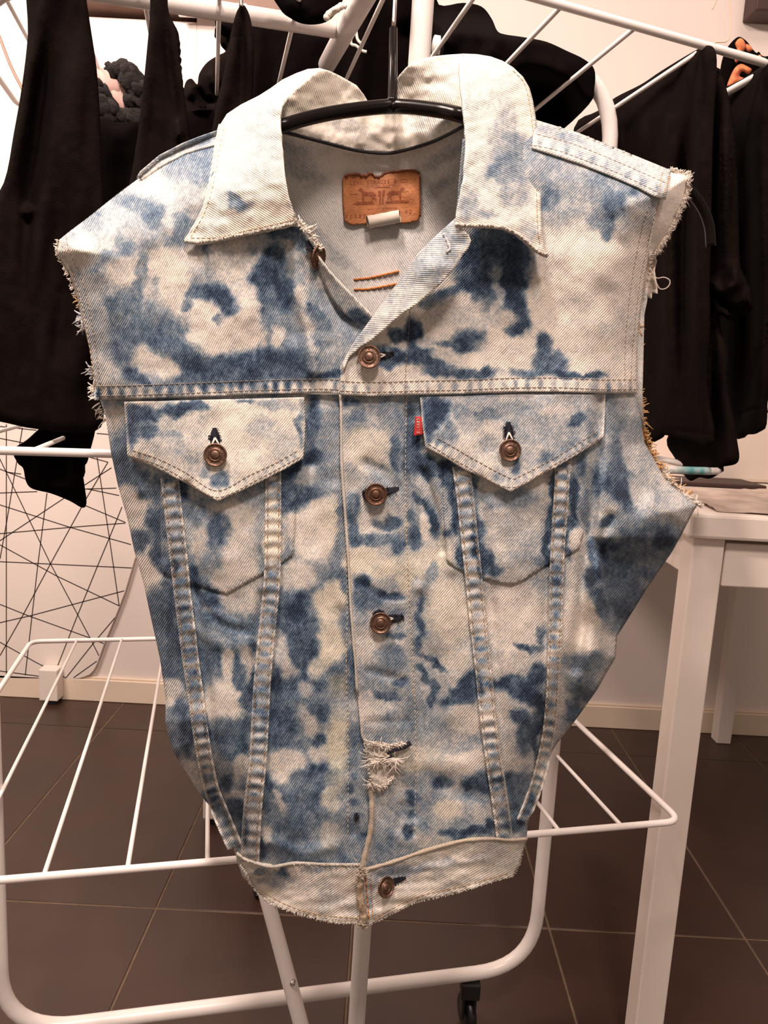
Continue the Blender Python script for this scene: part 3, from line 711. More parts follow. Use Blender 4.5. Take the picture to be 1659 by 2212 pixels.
PK_L = [(345,1000),(346,1120),(350,1238),(376,1248),(400,1256),(430,1266),(460,1276),(490,1284),(515,1270),(540,1256),(570,1239),(600,1223),(632,1200),(638,1120),(640,985),(470,1030)]
PK_R = [(958,985),(960,1100),(965,1212),(982,1225),(1000,1235),(1040,1250),(1075,1259),(1105,1265),(1130,1255),(1160,1236),(1190,1216),(1222,1202),(1252,1187),(1262,1150),(1240,1120),(1236,990),(1105,1030)]
patch('pocket', PK_L, lay(-.0019), DYE_SHADE_BODY, .40, ang=-58, step=5.5, thick=.0015)
patch('pocket', PK_R, lay(-.0054), DYE_SHADE_BODY, .30, ang=-50, step=5.5, thick=.0015)
def strip(c, w, d, base, lab=None, strokes=DYE_SHADE_BODY, amp=.28, per=25):
    L = spline(c, 6); t = np.gradient(L, axis=0); t /= np.linalg.norm(t, axis=1)[:, None]
    n = np.stack([-t[:, 1], t[:, 0]], 1)
    ww = np.linspace(w[0], w[1], len(L))[:, None] if hasattr(w, '__len__') else w
    poly = list(map(tuple, L+n*ww/2))+list(map(tuple, (L-n*ww/2)[::-1]))
    e1 = list(map(tuple, L+n*ww/2)); e2 = list(map(tuple, L-n*ww/2))
    patch('seam_strip', poly, lambda x, y: B_(x, y)+d-.0007*np.sin(seg_dist(x, y, list(map(tuple, L)))[1]*2*math.pi/per), strokes, base, ang=-56, step=4.5, thick=.0014, rope=[(list(map(tuple, L)), 13, per, amp)], wear=[e1, e2], wearw=3)
    return L, n, ww
S1 = strip([(366,1030),(376,1120),(385,1200),(396,1300),(408,1400),(422,1500),(436,1600),(455,1700),(480,1765),(508,1830)], (40, 30), -.0040, .45)
S2 = strip([(590,1015),(590,1120),(588,1240),(580,1330),(568,1450),(562,1550),(556,1650),(545,1750),(538,1862)], (34, 40), -.0040, .4)
S3 = strip([(996,1005),(1006,1080),(1014,1160),(1024,1250),(1034,1350),(1045,1450),(1056,1560),(1070,1660),(1085,1760),(1092,1818)], (38, 34), -.0075, .35)
S4 = strip([(1216,1000),(1212,1080),(1206,1160),(1202,1250),(1200,1350),(1196,1450),(1192,1530),(1183,1600),(1164,1680),(1145,1735),(1128,1776)], (34, 22), -.0075, .4)
# buttonhole strip stitched edge right of the placket
# waistband ---------------------------------------------------------------------------
HEM_L = [(785,1992),(740,1993),(690,1985),(650,1975),(620,1964),(590,1953),(562,1933),(545,1912),(532,1885),(520,1862)]
HEM_R = [(1130,1840),(1120,1876),(1108,1893),(1050,1910),(1000,1925),(950,1938),(900,1949),(860,1968),(800,1998),(780,1992)]
def bandf(d):
    return lambda x, y: B_(x, y)+d+.0016*vnoise(x/45+y/30, y/16)+.0008*vnoise(x/20, y/9)
patch('waistband', WB_L+HEM_L, bandf(-.0035), DYE_BAND, .13, ang=-35, step=5, thick=.002, wear=[WB_L, HEM_L], wearw=5, tint=.18)
patch('waistband', WB_R+HEM_R, bandf(-.007), DYE_BAND, .14, ang=-30, step=5, thick=.002, wear=[WB_R, HEM_R], wearw=5, tint=.22)
# worn rolled end of the right waistband
def roll(name, line, r, d, mat, per=0):
    L = spline(line, 6)
    P = V3(L[:, 0], L[:, 1], body(L[:, 0], L[:, 1])+d)
    mb = MB(); k = len(P)
    rr = [r*(1+.25*vnoise(np.array([i*.7]), np.array([2.0]))[0]) for i in range(k)]
    mb.tube(P, rr, 8)
    return mb.build(name, mat, vest)
M_cord = plain('worn_edge_yarn', (0.66, 0.55, 0.43), 0.95, noise=.25, nscale=700, bump=.6, bscale=1500)
M_cordw = plain('pale_edge_yarn', (0.74, 0.68, 0.60), 0.95, noise=.2, nscale=700, bump=.6, bscale=1500)
M_brown = plain('brown_stained_edge', (0.30, 0.20, 0.12), 0.95, nscale=260, col2=(0.62, 0.50, 0.37), bump=.6, bscale=900)
roll('placket_edge', PLACKET[:8], .0011, -.0042, M_cordw)
roll('placket_edge', [(799,1690),(803,1740),(801,1790),(792,1830),(780,1880)], .0022, -.0060, M_cord)
roll('waistband_end', [(783,1884),(778,1910),(779,1940),(784,1970),(786,1992)], .0032, -.0085, M_brown)
roll('waistband_edge', WB_R, .0016, -.0085, M_cord)
roll('waistband_edge', WB_L, .0013, -.0046, M_cordw)

# collar ------------------------------------------------------------------------------
CL = [(400,521),(418,492),(434,465),(446,430),(455,385),(462,345),(468,305),(475,270),(490,246),(520,226),(560,206),(585,190),(610,172),(640,158),(665,149),(690,147),(672,164),(648,186),(625,206),(610,226),(604,250),(605,275),(611,330),(616,380),(624,425),(636,462),(642,482),(610,490),(560,500),(510,510),(460,521),(430,524)]
clf = tps([(605,230,-.004),(605,272,-.012),(612,350,-.020),(625,430,-.023),(641,480,-.020),(474,272,.030),(462,345,.012),(446,430,-.006),(400,521,-.010),(560,206,.022),(610,172,.024),(690,148,.032),(650,156,.030),(530,380,-.016),(540,300,.0),(530,505,-.016),(460,521,-.012)])
WR = lambda x, y: .0010*vnoise(x/30, y/18)+.0005*vnoise(x/12, y/12)
patch('collar', CL, lambda x, y: clf(x, y)+WR(x, y), DYE_COLLAR, .13, ang=32, step=5, thick=.0024, wear=[CL[:9], CL[20:]], wearw=5, tint=.12)
CRR = [(1000,116),(1030,117),(1060,122),(1085,131),(1108,145),(1130,166),(1144,190),(1151,215),(1157,250),(1161,290),(1165,345),(1168,400),(1169,450),(1171,505),(1181,552),(1165,546),(1148,534),(1130,516),(1112,503),(1085,492),(1050,488),(1010,488),(984,486),(985,466),(992,430),(1001,390),(1006,340),(1008,300),(1004,250),(998,200),(994,160),(994,130)]
crf = tps([(1000,116,.020),(1060,122,.030),(1108,145,.035),(1151,215,.036),(1160,290,.022),(1168,400,-.004),(1174,500,-.024),(1181,552,-.026),(993,150,.002),(1003,240,-.020),(1008,300,-.028),(1003,380,-.036),(986,450,-.040),(985,486,-.041),(1050,488,-.042),(1115,505,-.036),(1085,300,-.012),(1085,400,-.030)])
patch('collar', CRR, lambda x, y: crf(x, y)+WR(x, y), DYE_COLLAR, .14, ang=24, step=5, thick=.0024, wear=[CRR[:24]], wearw=4, tint=.1)
CI = [(604,250),(610,226),(625,206),(648,186),(672,164),(690,147),(712,153),(735,164),(770,184),(786,204),(794,218),(806,228),(822,224),(836,213),(850,211),(851,185),(862,163),(876,147),(892,134),(915,126),(940,121),(970,118),(1000,116),(994,140),(998,200),(1004,250),(1004,272),(940,304),(880,323),(835,331),(770,325),(690,304),(612,284)]
cif = tps([(604,250,.006),(610,226,.004),(612,284,.010),(648,186,.012),(690,147,.030),(735,164,.048),(790,210,.064),(820,226,.067),(850,211,.066),(852,185,.062),(892,134,.046),(940,121,.034),(1000,116,.018),(1004,272,-.002),(998,190,.004),(940,304,.032),(880,323,.056),(835,331,.068),(770,325,.056),(690,304,.034),(770,255,.058),(900,220,.054),(690,220,.038)])
patch('inner_collar', CI, lambda x, y: cif(x, y)+1.5*WR(x, y)-.0015, [(640,215,30,20,0,.12,.5),(830,290,50,26,0,.0,0),(760,275,50,16,20,.22,0),(930,260,50,30,0,.2,0)], .06, ang=70, step=5, thick=.0016, tint=.2, wear=[CI[5:10]], wearw=4)
def edge_cord(name, line, f, r):
    L = densify(line, 5, False); mb = MB()
    mb.tube(V3(L[:, 0], L[:, 1], f(L[:, 0], L[:, 1])+.0012), [r*(1+.2*vnoise(np.array([i*.6]), np.array([5.0]))[0]) for i in range(len(L))], 8); mb.build(name, M_cordw, vest)
edge_cord('collar_edge', CL[26:]+[CL[0]], clf, .0016); edge_cord('collar_edge', CRR[14:23], crf, .0017); edge_cord('collar_edge', CL[:8], clf, .0011)
# dark piped neck seam
M_pipe = plain('dark_neck_piping', (0.030, 0.030, 0.036), 0.9, noise=.4, nscale=500)
L = spline(NECK, 6); mb = MB(); mb.tube(V3(L[:, 0], L[:, 1], cif(L[:, 0], L[:, 1])-.003), .0014, 8); mb.build('neck_piping', M_pipe, vest)
# turned-out facing of the right front
LAP = [(985,470),(958,494),(930,520),(905,546),(880,580),(860,610),(830,650),(800,690),(775,724),(755,752),(738,786),(742,798),(752,772),(775,752),(800,735),(826,714),(850,692),(876,672),(905,652),(930,632),(950,615),(972,590),(988,572),(1000,550),(1012,536),(1018,520),(1012,506),(996,492)]
lpf = tps([(985,470,-.034),(905,546,-.020),(860,610,-.015),(800,690,-.013),(738,790,-.011),(800,735,-.017),(850,692,-.024),(905,652,-.031),(950,615,-.036),(1018,520,-.041),(988,572,-.039),(930,575,-.036),(1000,500,-.040)])
patch('turned_facing', LAP, lambda x, y: lpf(x, y)+.6*WR(x, y), [(985,520,20,16,0,.42,0),(1000,545,14,14,0,.15,0),(960,560,18,30,30,.38,0),(850,640,60,20,-50,.28,0)], .30, ang=3, period=4.4, step=4.5, thick=.0018, wear=[LAP[11:]], wearw=5)

# inner facing of the left front, smooth and grey, turned up along the neck edge
FCL = [(676,540),(690,556),(712,586),(740,616),(770,646),(805,683),(796,706),(770,698),(742,676),(716,645),(698,606),(684,570)]
fcf = tps([(676,540,-.014),(712,586,-.013),(770,646,-.012),(805,683,-.012),(796,706,-.006),(742,676,-.006),(698,606,-.006),(740,640,-.010)])
patch('neck_facing', FCL, lambda x, y: fcf(x, y), [(780,685,26,14,30,.8,0)], .26, ang=-62, step=4.5, wear=[FCL[:6]], wearw=4, tint=.1)

# buttons -----------------------------------------------------------------------------
M_copper = plain('aged_copper', (0.25, 0.148, 0.105), 0.46, metal=.85, noise=.5, nscale=420)
M_coppd = plain('dark_copper', (0.17, 0.085, 0.055), 0.5, metal=.8, noise=.4, nscale=420)
M_thread = plain('navy_thread', (0.012, 0.012, 0.022), 0.95)
M_white = plain('white_yarn', (0.80, 0.72, 0.63), 0.95, noise=.15, nscale=900)
_font = {}
def glyph(ch):
    if ch not in _font:
        cu = bpy.data.curves.new('g', 'FONT'); cu.body = ch; cu.size = 1.0; cu.align_x = 'CENTER'; cu.extrude = .06; cu.resolution_u = 2
        o = bpy.data.objects.new('g', cu); COL.objects.link(o)
        bpy.context.view_layer.update()
        me = o.to_mesh()
        vs = np.array([v.co[:] for v in me.vertices]).reshape(-1, 3); fs = [tuple(p.vertices) for p in me.polygons]
        o.to_mesh_clear(); bpy.data.objects.remove(o); bpy.data.curves.remove(cu)
        _font[ch] = (vs, fs)
    return _font[ch]
def lettering(mb, text, frame, size, advance=.62):
    """text along +x of a frame (origin, ex, ey, ez)"""
    o, ex, ey, ez = frame; x = -(len(text)-1)*advance/2
    for ch in text:
        if ch != ' ':
            v, f = glyph(ch)
            if len(v): mb.add(o+((v[:, :1]+x)*ex+v[:, 1:2]*ey+v[:, 2:]*ez)*size, f)
        x += advance
def frame_at(x, y, offf, px=6):
    p = V3(np.array([x, x+px, x]), np.array([y, y, y-px]), offf(np.array([x, x+px, x], float), np.array([y, y, y-px], float)))
    ex = p[1]-p[0]; ex /= np.linalg.norm(ex); ey = p[2]-p[0]; ez = np.cross(ex, ey); ez /= np.linalg.norm(ez); ey = np.cross(ez, ex)
    return p[0], ex, ey, ez
NRM = np.array([0.05, -1.0, 0.12]); NRM /= np.linalg.norm(NRM)
def button(x, y, offf, tilt=(0, 0), text='LEVI STRAUSS & CO S.F.CAL ', rad=.0090, dark=False, scale=1.0):
    p = v3(x, y, float(offf(np.array([float(x)]), np.array([float(y)]))[0]))
    n = NRM+np.array([tilt[0], 0, tilt[1]]); n /= np.linalg.norm(n)
    mb = MB(); r = rad
    prof = [(r*.55, -.002), (r*.55, .0012), (r*.96, .0014), (r, .0021), (r*.99, .0028), (r*.93, .0031), (r*.86, .0028), (r*.84, .0024), (r*.55, .0024), (r*.53, .0030), (r*.46, .0031), (r*.44, .0026), (r*.40, .0025), (r*.38, .0031), (r*.26, .0036), (r*.0001, .0038)]
    mb.lathe(p, n, prof, 36)
    b = mb.build('button', M_coppd if dark else M_copper, vest)
    ez = n; ex = np.cross([0, 0, 1.0], ez); ex /= np.linalg.norm(ex); ey = np.cross(ez, ex)
    lt = MB(); k = len(text); rot = random.uniform(0, 6.28)
    for i, ch in enumerate(text):
        if ch == ' ': continue
        a = rot-2*math.pi*i/k
        er = math.cos(a)*ex+math.sin(a)*ey; et = np.cross(er, ez)
        v, f = glyph(ch); s = r*.30
        lt.add(p+er*r*.60+ez*.00245+(v[:, :1]*et+v[:, 1:2]*er+v[:, 2:]*ez)*s, f)
    lt.build('raised_lettering', M_copper, b, False)
    return b
lowL, lowR = lay(-.0065), lay(-.0055)
button(466, 983, flapf(FL, -.0075)); button(1101, 973, flapf(FR, -.0105))
button(798, 772, lay(-.0125), (-.1, .05)); button(812, 1068, lay(-.0065), dark=True); button(822, 1345, lay(-.0065))
button(831, 1915, bandf(-.0105), (.75, .25), dark=False)
button(683, 556, lambda x, y: B_(x, y)-.013, (1.9, -.5), dark=True)  # darker copper paints in the shade this neck button sits in
def buttonhole(x0, y0, x1, y1, wd, offf, white=True):
    L = np.array([(x0+(x1-x0)*t, y0+(y1-y0)*t) for t in np.linspace(0, 1, 9)])
    w = wd*np.sin(np.linspace(.5, math.pi-.35, 9))
    d = np.array([x1-x0, y1-y0]); d = d/np.linalg.norm(d); n = np.array([-d[1], d[0]])
    poly = list(map(tuple, L+n*w[:, None]/2))+list(map(tuple, (L-n*w[:, None]/2)[::-1]))
    V, F = triangulate(poly, 3)
    P = V3(V[:, 0], V[:, 1], offf(V[:, 0], V[:, 1])-.0004); F = fix_winding(P, F)
    o = obj('buttonhole', mesh_from(P, F), M_thread, vest); s = o.modifiers.new('solid', 'SOLIDIFY'); s.thickness = .0006; s.offset = -1
    oc = offf(np.array([(x0+x1)/2]), np.array([(y0+y1)/2]))[0]
    mb = MB()                       # overcast thread ring
    for i in range(26):
        t = random.random(); sd = random.choice((-1, 1)); c = np.array([x0+(x1-x0)*t, y0+(y1-y0)*t]); hw = wd*.5*math.sin(.5+t*2.3)
        a = c+n*sd*hw*.5; b = c+n*sd*(hw+2.5+random.random()*2)+d*random.uniform(-2, 2)
        q = np.array([a, (a+b)/2, b]); oo = oc-np.array([.0005, .0012, .0003]); mb.tube(V3(q[:, 0], q[:, 1], oo), .00026, 5)
    mb.build('overcast_thread', M_thread, o, kind='stuff')
    if white:
        mb = MB()
        for sd in (-1, 1):
            q = np.array([[x0+(x1-x0)*.55, y0+(y1-y0)*.55], [x0+(x1-x0)*.28+n[0]*sd*wd*.3, y0+(y1-y0)*.28+n[1]*sd*wd*.3], [x0+n[0]*sd*wd*.5, y0+n[1]*sd*wd*.5]])
            mb.tube(V3(q[:, 0], q[:, 1], offf(q[:, 0], q[:, 1])-.0012), .0007, 6)
        mb.build('white_thread', M_white, o)
fL, fR = flapf(FL, -.0057), flapf(FR, -.0087)
buttonhole(466, 972, 463, 924, 22, fL); buttonhole(1101, 962, 1098, 911, 20, fR)
buttonhole(808, 770, 852, 764, 14, lay(-.0092)); buttonhole(800, 1072, 862, 1054, 16, lay(-.0042), False); buttonhole(820, 1340, 873, 1333, 18, lay(-.0042))
buttonhole(840, 1908, 877, 1896, 12, bandf(-.0075), False); buttonhole(676, 545, 662, 520, 12, lambda x, y: B_(x, y)-.0125, False)
buttonhole(784, 1072, 803, 1066, 22, lay(-.0042), False); buttonhole(815, 1318, 822, 1335, 20, lay(-.0042), False)
buttonhole(771, 1756, 769, 1776, 5, lay(-.0012), False)

# red tab, leather patch, rolled white label ---------------------------------------------
M_red = plain('red_woven_tab', (0.52, 0.030, 0.028), 0.7, bump=.4, bscale=1200)
TAB = [(897,900),(912,900),(915,938),(893,942)]
tabf = lambda x, y: B_(x, y)-.0075-.0015*(915-x)/20
V, F = triangulate(TAB, 3); P = V3(V[:, 0], V[:, 1], tabf(V[:, 0], V[:, 1])); F = fix_winding(P, F)
tabo = obj('tab', mesh_from(P, F), M_red, vest); s = tabo.modifiers.new('solid', 'SOLIDIFY'); s.thickness = .0007; s.offset = -1
tabo['label'] = 'small red woven tab with white letters'
mb = MB(); yy_ = 906.0
for ch in "LEVI'S":
    v, f = glyph(ch); gx = 900.5+v[:, 1]*8.5; gy = yy_+v[:, 0]*8.5
    mb.add(V3(gx, gy, tabf(gx, gy)-np.where(v[:, 2] > 0, .0003, -.0001)), f); yy_ += 5.6
mb.build('white_lettering', M_white, tabo, False)
M_leather = plain('orange_leather', (0.50, 0.185, 0.065), 0.6, noise=.22, nscale=140, bump=.3, bscale=500)
M_leathd = plain('dark_leather_edge', (0.20, 0.060, 0.022), 0.7, noise=.3, nscale=300)
M_print = plain('rust_print', (0.335, 0.088, 0.032), 0.75, noise=.4, nscale=500)
PT = [(741,386),(745,380),(752,375),(776,374),(780,379),(786,376),(790,379),(796,373),(804,373),(808,379),(816,381),(824,378),(830,372),(850,369),(880,366),(897,367),(905,372),(907,380),(908,420),(909,466),(906,471),(900,478),(885,481),(860,483),(830,485),(800,486),(784,483),(765,486),(752,483),(745,476),(742,440)]
ptf = lambda x, y: backf(x, y)-.004-.0012*vnoise(x/40, y/30)
V, F = triangulate(PT, 3.5); P = V3(V[:, 0], V[:, 1], ptf(V[:, 0], V[:, 1])); F = fix_winding(P, F)
pa = obj('leather_patch', mesh_from(P, F), M_leather, vest); s = pa.modifiers.new('solid', 'SOLIDIFY'); s.thickness = .0012; s.offset = -1
pa['label'] = 'worn orange leather patch with faint rust print'
mb = MB(); Lp = densify(PT[1:17], 3, False); mb.tube(V3(Lp[:, 0], Lp[:, 1]+2, ptf(Lp[:, 0], Lp[:, 1])-.0001), [.0011*(.7+.6*random.random()) for _ in Lp], 6)
Lp = densify([(906,380),(907,420),(907,466)], 3, False); mb.tube(V3(Lp[:, 0], Lp[:, 1], ptf(Lp[:, 0], Lp[:, 1])-.0001), .0007, 6); mb.build('burnt_edge', M_leathd, pa)
def px_text(mb, txt, cx, cy, size, adv, slope, surf):
    x = cx-(len(txt)-1)*adv/2
    for ch in txt:
        if ch != ' ':
            v, f = glyph(ch)
            gx = x+v[:, 0]*size; gy = cy+(x-cx)*slope-v[:, 1]*size
            top = v[:, 2] > 0
            mb.add(V3(gx, gy, surf(gx, gy)-np.where(top, .00022, -.0001)), f)
        x += adv
mb = MB()
for txt, cx, cy, sz, adv in (('LEVI STRAUSS & CO', 817, 397, 11.5, 7.3), ('ORIGINAL RIVETED', 823, 402, 4.2, 4.0), ('QUALITY CLOTHING', 826, 452, 4.2, 4.0), ('70505 0217', 792, 470, 11.5, 9.6), ('42', 882, 461, 12, 9), ('TRADE', 764, 421, 4.2, 3.4), ('MARK', 876, 415, 4.2, 3.4)):
    px_text(mb, txt, cx, cy, sz, adv, -.045, ptf)
mb.build('printed_lettering', M_print, pa, False)
# two-horse emblem: horses, the stretched trousers and the ground band
mb = MB()
def ink(pts):
    V, F = triangulate(pts, 2.5); P = V3(V[:, 0], V[:, 1], ptf(V[:, 0], V[:, 1])-.00022); F = fix_winding(P, F); mb.add(P, F)
def horse(cx, cy, s):
    b = [(-14,-2),(-8,-6),(4,-5),(10,-6),(14,-13),(18,-14),(22,-9),(19,-7),(16,-6),(13,1),(14,9),(12,15),(10,15),(10,8),(8,3),(-4,3),(-8,7),(-6,15),(-8,15),(-12,8),(-15,13),(-17,13),(-14,4),(-17,2)]
    ink([(cx+s*x, cy+y) for x, y in b])
horse(796, 420, -1); horse(853, 418, 1)
ink([(817,412),(823,412),(823,442),(819,442),(820,424),(817,424)]); ink([(826,411),(832,411),(831,424),(829,424),(829,441),(825,441)])
ink([(762,441),(772,436),(808,435),(808,441),(772,443)]); ink([(834,435),(872,432),(885,436),(872,438),(834,440)]); ink([(808,404),(842,403),(842,405),(808,406)])
mb.build('printed_emblem', M_print, pa, False)
RL = [(792,466),(862,453),(865,481),(797,494)]
M_tagw = plain('off_white_label', (0.70, 0.61, 0.52), 0.8, noise=.12, nscale=90)
mb = MB(); A = np.array([794., 480.]); Bp = np.array([864., 467.])
for rr_, dd in ((.0052, 0), (.0040, -.0002)):
    L = np.array([A+(Bp-A)*t for t in np.linspace(0, 1, 12)]); P = V3(L[:, 0], L[:, 1], backf(L[:, 0], L[:, 1])-.0095); mb.tube(P, [rr_*(1+.03*math.sin(i*1.7)) for i in range(12)], 16, cap=False)
rl = mb.build('rolled_label', M_tagw, vest); rl['label'] = 'small off-white label rolled up under the leather patch'

# stitching --------------------------------------------------------------------------
M_st1 = plain('gold_stitching', (0.42, 0.24, 0.10), 0.9); M_st2 = plain('brown_stitching', (0.33, 0.25, 0.185), 0.9); M_st3 = plain('orange_stitching', (0.55, 0.20, 0.05), 0.9); M_st4 = plain('cream_stitching', (0.62, 0.47, 0.30), 0.9)
def stitches(line, offf, mat, dash=9.0, gap=2.5, r=.00028, wob=.6):
    L = spline(line, 10) if len(line) > 2 else densify(line, 4, False)
    seg = np.linalg.norm(np.diff(L, axis=0), axis=1); s = np.concatenate([[0], np.cumsum(seg)])
    mb = MB(); t = 0.0
    S0 = []
    while t < s[-1]-dash*.5:
        q = np.array([t, t+dash*.25, t+dash*.5, t+dash*.75, t+dash]); S0.append(q); t += dash+gap
    if not S0: return
    Q = np.array(S0); x = np.interp(Q, s, L[:, 0])+np.random.default_rng(3).normal(0, wob*.4, Q.shape); y = np.interp(Q, s, L[:, 1])
    o = offf(x.ravel(), y.ravel()).reshape(Q.shape)+np.array([.0002, -.0004, -.0005, -.0004, .0002])[None]
    P = V3(x, y, o).reshape(Q.shape+(3,))
    for p in P: mb.tube(p, r, 5)
    return mb.build('stitching', mat, vest, kind='stuff')
def off_line(L, n, ww, k): return list(map(tuple, (L+n*ww*k)[::4]))
for (S, d) in ((S1, -.0040), (S2, -.0040), (S3, -.0075), (S4, -.0075)):
    for k in (-.34, .34): stitches(off_line(*S, k), lay(d), M_st1)
yl, yr = yokeL, lay(-.0085)
for dy in (30, 9):
    stitches([(x, y-dy) for x, y in SEAM_L], yl, M_st2); stitches([(x, y-dy) for x, y in SEAM_R], yr, M_st2)
fl0, fr0 = flapf(FL, -.0055), flapf(FR, -.0085)
stitches([(286,972),(340,990),(400,1020),(468,1060),(540,1026),(600,998),(645,972)], fl0, M_st2); stitches([(280,984),(340,1003),(400,1036),(470,1074),(560,1034),(650,986)], fl0, M_st2)
stitches([(945,946),(1000,978),(1060,1012),(1108,1036)], fr0, M_st2); stitches([(1108,1036),(1160,1010),(1220,976),(1292,930)], fr0, M_st2); stitches([(924,958),(1000,1003),(1104,1053),(1200,1002),(1292,948)], fr0, M_st2)
stitches([(1140,312),(1200,324),(1260,345),(1330,372),(1380,395),(1425,418)], lay(-.0135), M_st2); stitches([(1160,290),(1240,312),(1330,348),(1440,396)], lay(-.0135), M_st2)
stitches([(1431,372),(1422,420)], lay(-.0135), M_st1); stitches([(1447,380),(1432,422)], lay(-.0135), M_st1)
stitches([(1424,436),(1408,490),(1396,545),(1384,600),(1374,680),(1366,760),(1362,846)], yr, M_st2); stitches([(1404,440),(1388,490),(1376,545),(1363,620),(1355,690),(1350,760),(1350,846)], yr, M_st2)
stitches([(143,510),(150,545),(175,600),(190,660),(205,740),(218,850)], yl, M_st2); stitches([(134,525),(140,555),(160,600),(178,660),(192,740),(207,850)], yl, M_st4)
stitches([(886,600+0),(884,700),(878,780),(874,850)], yr, M_st2) ; stitches([(878,856),(876,1000),(878,1150),(884,1300),(893,1450),(898,1600),(896,1800)], lay(-.0035), M_st4)
stitches([(742,1080),(748,1200),(750,1320),(748,1450),(752,1600),(752,1800)], lay(0), M_st4, r=.0003)
stitches(CL[1:8] and [(412,512),(440,462),(455,420),(464,380),(471,340),(477,305),(483,278)], lambda x, y: clf(x, y)+WR(x, y), M_st4); stitches([(412,514),(470,512),(540,496),(636,474)], lambda x, y: clf(x, y)+WR(x, y), M_st4)
stitches([(1108,152),(1132,180),(1145,230),(1152,290),(1156,350),(1159,420),(1162,500),(1168,535)], lambda x, y: crf(x, y)+WR(x, y), M_st1)
for yy in (0, 24): stitches([(765,604+yy*.9),(800,600+yy),(862,586+yy*1.1)], lambda x, y: backf(x, y)-.0008, M_st3, 11, 1.5, .0010)
stitches([(790,1895),(793,1940),(797,1985)], bandf(-.007), M_st3, r=.0006); stitches([(801,1893),(803,1940),(805,1980)], bandf(-.007), M_st3)
stitches([(806,1985),(900,1938),(1000,1914),(1100,1886)], bandf(-.007), M_st1); stitches([(560,1922),(620,1955),(690,1976),(775,1984)], bandf(-.0035), M_st1)

# frayed edges ------------------------------------------------------------------------
def fray(line, n, length, out, mat, offf, r=.00035, spread=.6, name='frayed_edge', curl=1.0, clump=0):
    L = densify(line, 2, False); t = np.gradient(L, axis=0); t /= np.linalg.norm(t, axis=1)[:, None]+1e-9
    nr = np.stack([-t[:, 1], t[:, 0]], 1)*out
    rg = np.random.default_rng(int(abs(line[0][0]*7+line[0][1]))); mb = MB()
    oL = offf(L[:, 0], L[:, 1])
    for k in range(n):
        i = rg.integers(0, len(L)) if not clump else int(np.clip((rg.integers(0, clump)+.5)/clump*len(L)+rg.normal(0, 2), 0, len(L)-1))
        ln = length*rg.uniform(.4, 1.15); a = rg.normal(0, spread)
        d = nr[i]*math.cos(a)+t[i]*math.sin(a); side = np.array([-d[1], d[0]])*rg.normal(0, .35)*curl
        q = np.array([L[i]-nr[i]*1.5, L[i]+d*ln*.45+side*ln*.4, L[i]+d*ln*.8+side*ln, L[i]+d*ln+side*ln*1.6])
        oo = oL[i]+np.array([0, -.0006, -.0008, 0])+rg.normal(0, .0012)*np.array([0, .5, 1, 1])
        mb.tube(V3(q[:, 0], q[:, 1], oo), [r, r, r*.9, r*.6], 4)
    return mb.build(name, mat, vest, kind='stuff')
M_orange = plain('orange_yarn', (0.60, 0.27, 0.07), 0.95, nscale=300, col2=(0.72, 0.50, 0.26)); M_blue = plain('grey_blue_yarn', (0.34, 0.36, 0.42), 0.95, nscale=300, col2=(0.62, 0.58, 0.54))
he = lay(-.005)
fray([(1484,378),(1482,410),(1472,440),(1454,480),(1438,510),(1414,546)], 800, 9, -1, M_white, he, .00030, .35, curl=1.6)
fray([(1450,367),(1490,376)], 60, 7, -1, M_white, he, .0003)
fray([(1406,548),(1400,590),(1392,640)], 30, 8, -1, M_white, he)
fray([(1379,700),(1376,760),(1376,850)], 70, 11, -1, M_orange, lambda x, y: B_(x, y)+.004, .0004, .7, clump=7)
fray([(1376,850),(1386,920),(1398,968),(1425,1015)], 420, 10, -1, M_orange, lambda x, y: B_(x, y)+.006, .0005, .8, curl=2)
fray([(1412,1000),(1445,1042),(1480,1075),(1508,1092)], 420, 9, -1, M_white, lambda x, y: B_(x, y)+.010, .0005, .9, curl=2.2)
fray([(1420,1010),(1455,1050),(1490,1080)], 120, 11, -1, M_orange, lambda x, y: B_(x, y)+.012, .0006, .9, curl=2)
fray([(126,520),(124,545),(142,580),(158,620),(170,660)], 90, 7, 1, M_white, lambda x, y: B_(x, y)-.002, .0004)
fray([(178,678),(186,715)], 46, 16, 1, M_blue, lambda x, y: B_(x, y), .0005, .5, curl=1.6, clump=3)
fray([(196,790),(202,818)], 26, 12, 1, M_blue, lambda x, y: B_(x, y), .0005, .5, clump=2)
fray([(203,834),(206,862)], 22, 13, 1, M_white, lambda x, y: B_(x, y), .0005, .4)
fray([(170,645),(173,655)], 10, 9, 1, M_orange, lambda x, y: B_(x, y), .0005, .9, curl=2)
fray([(214,870),(228,910)], 20, 18, 1, M_white, lambda x, y: B_(x, y)+.01, .0003, .6)
fray(HEM_L[::-1], 330, 5.5, 1, M_cordw, bandf(-.004), .0004, .7); fray(HEM_R, 150, 2.5, -1, M_cordw, bandf(-.008), .0003)
fray(WB_L, 160, 5, 1, M_cordw, bandf(-.0045), .0004); fray(CL[25:], 130, 5, 1, M_cordw, lambda x, y: clf(x, y)-.001, .0004); fray(CRR[14:23], 130, 5, 1, M_cordw, lambda x, y: crf(x, y)-.001, .0004)
fray([(778,1876),(786,1886),(778,1894)], 60, 9, -1, M_cord, bandf(-.011), .0005, 1.2, curl=2); fray([(776,1985),(790,1998)], 60, 10, 1, M_cord, bandf(-.010), .0005, .8)
fray([(640,480),(664,500),(690,540)], 120, 9, -1, M_white, lambda x, y: B_(x, y)-.014, .0006, 1.0, curl=2)
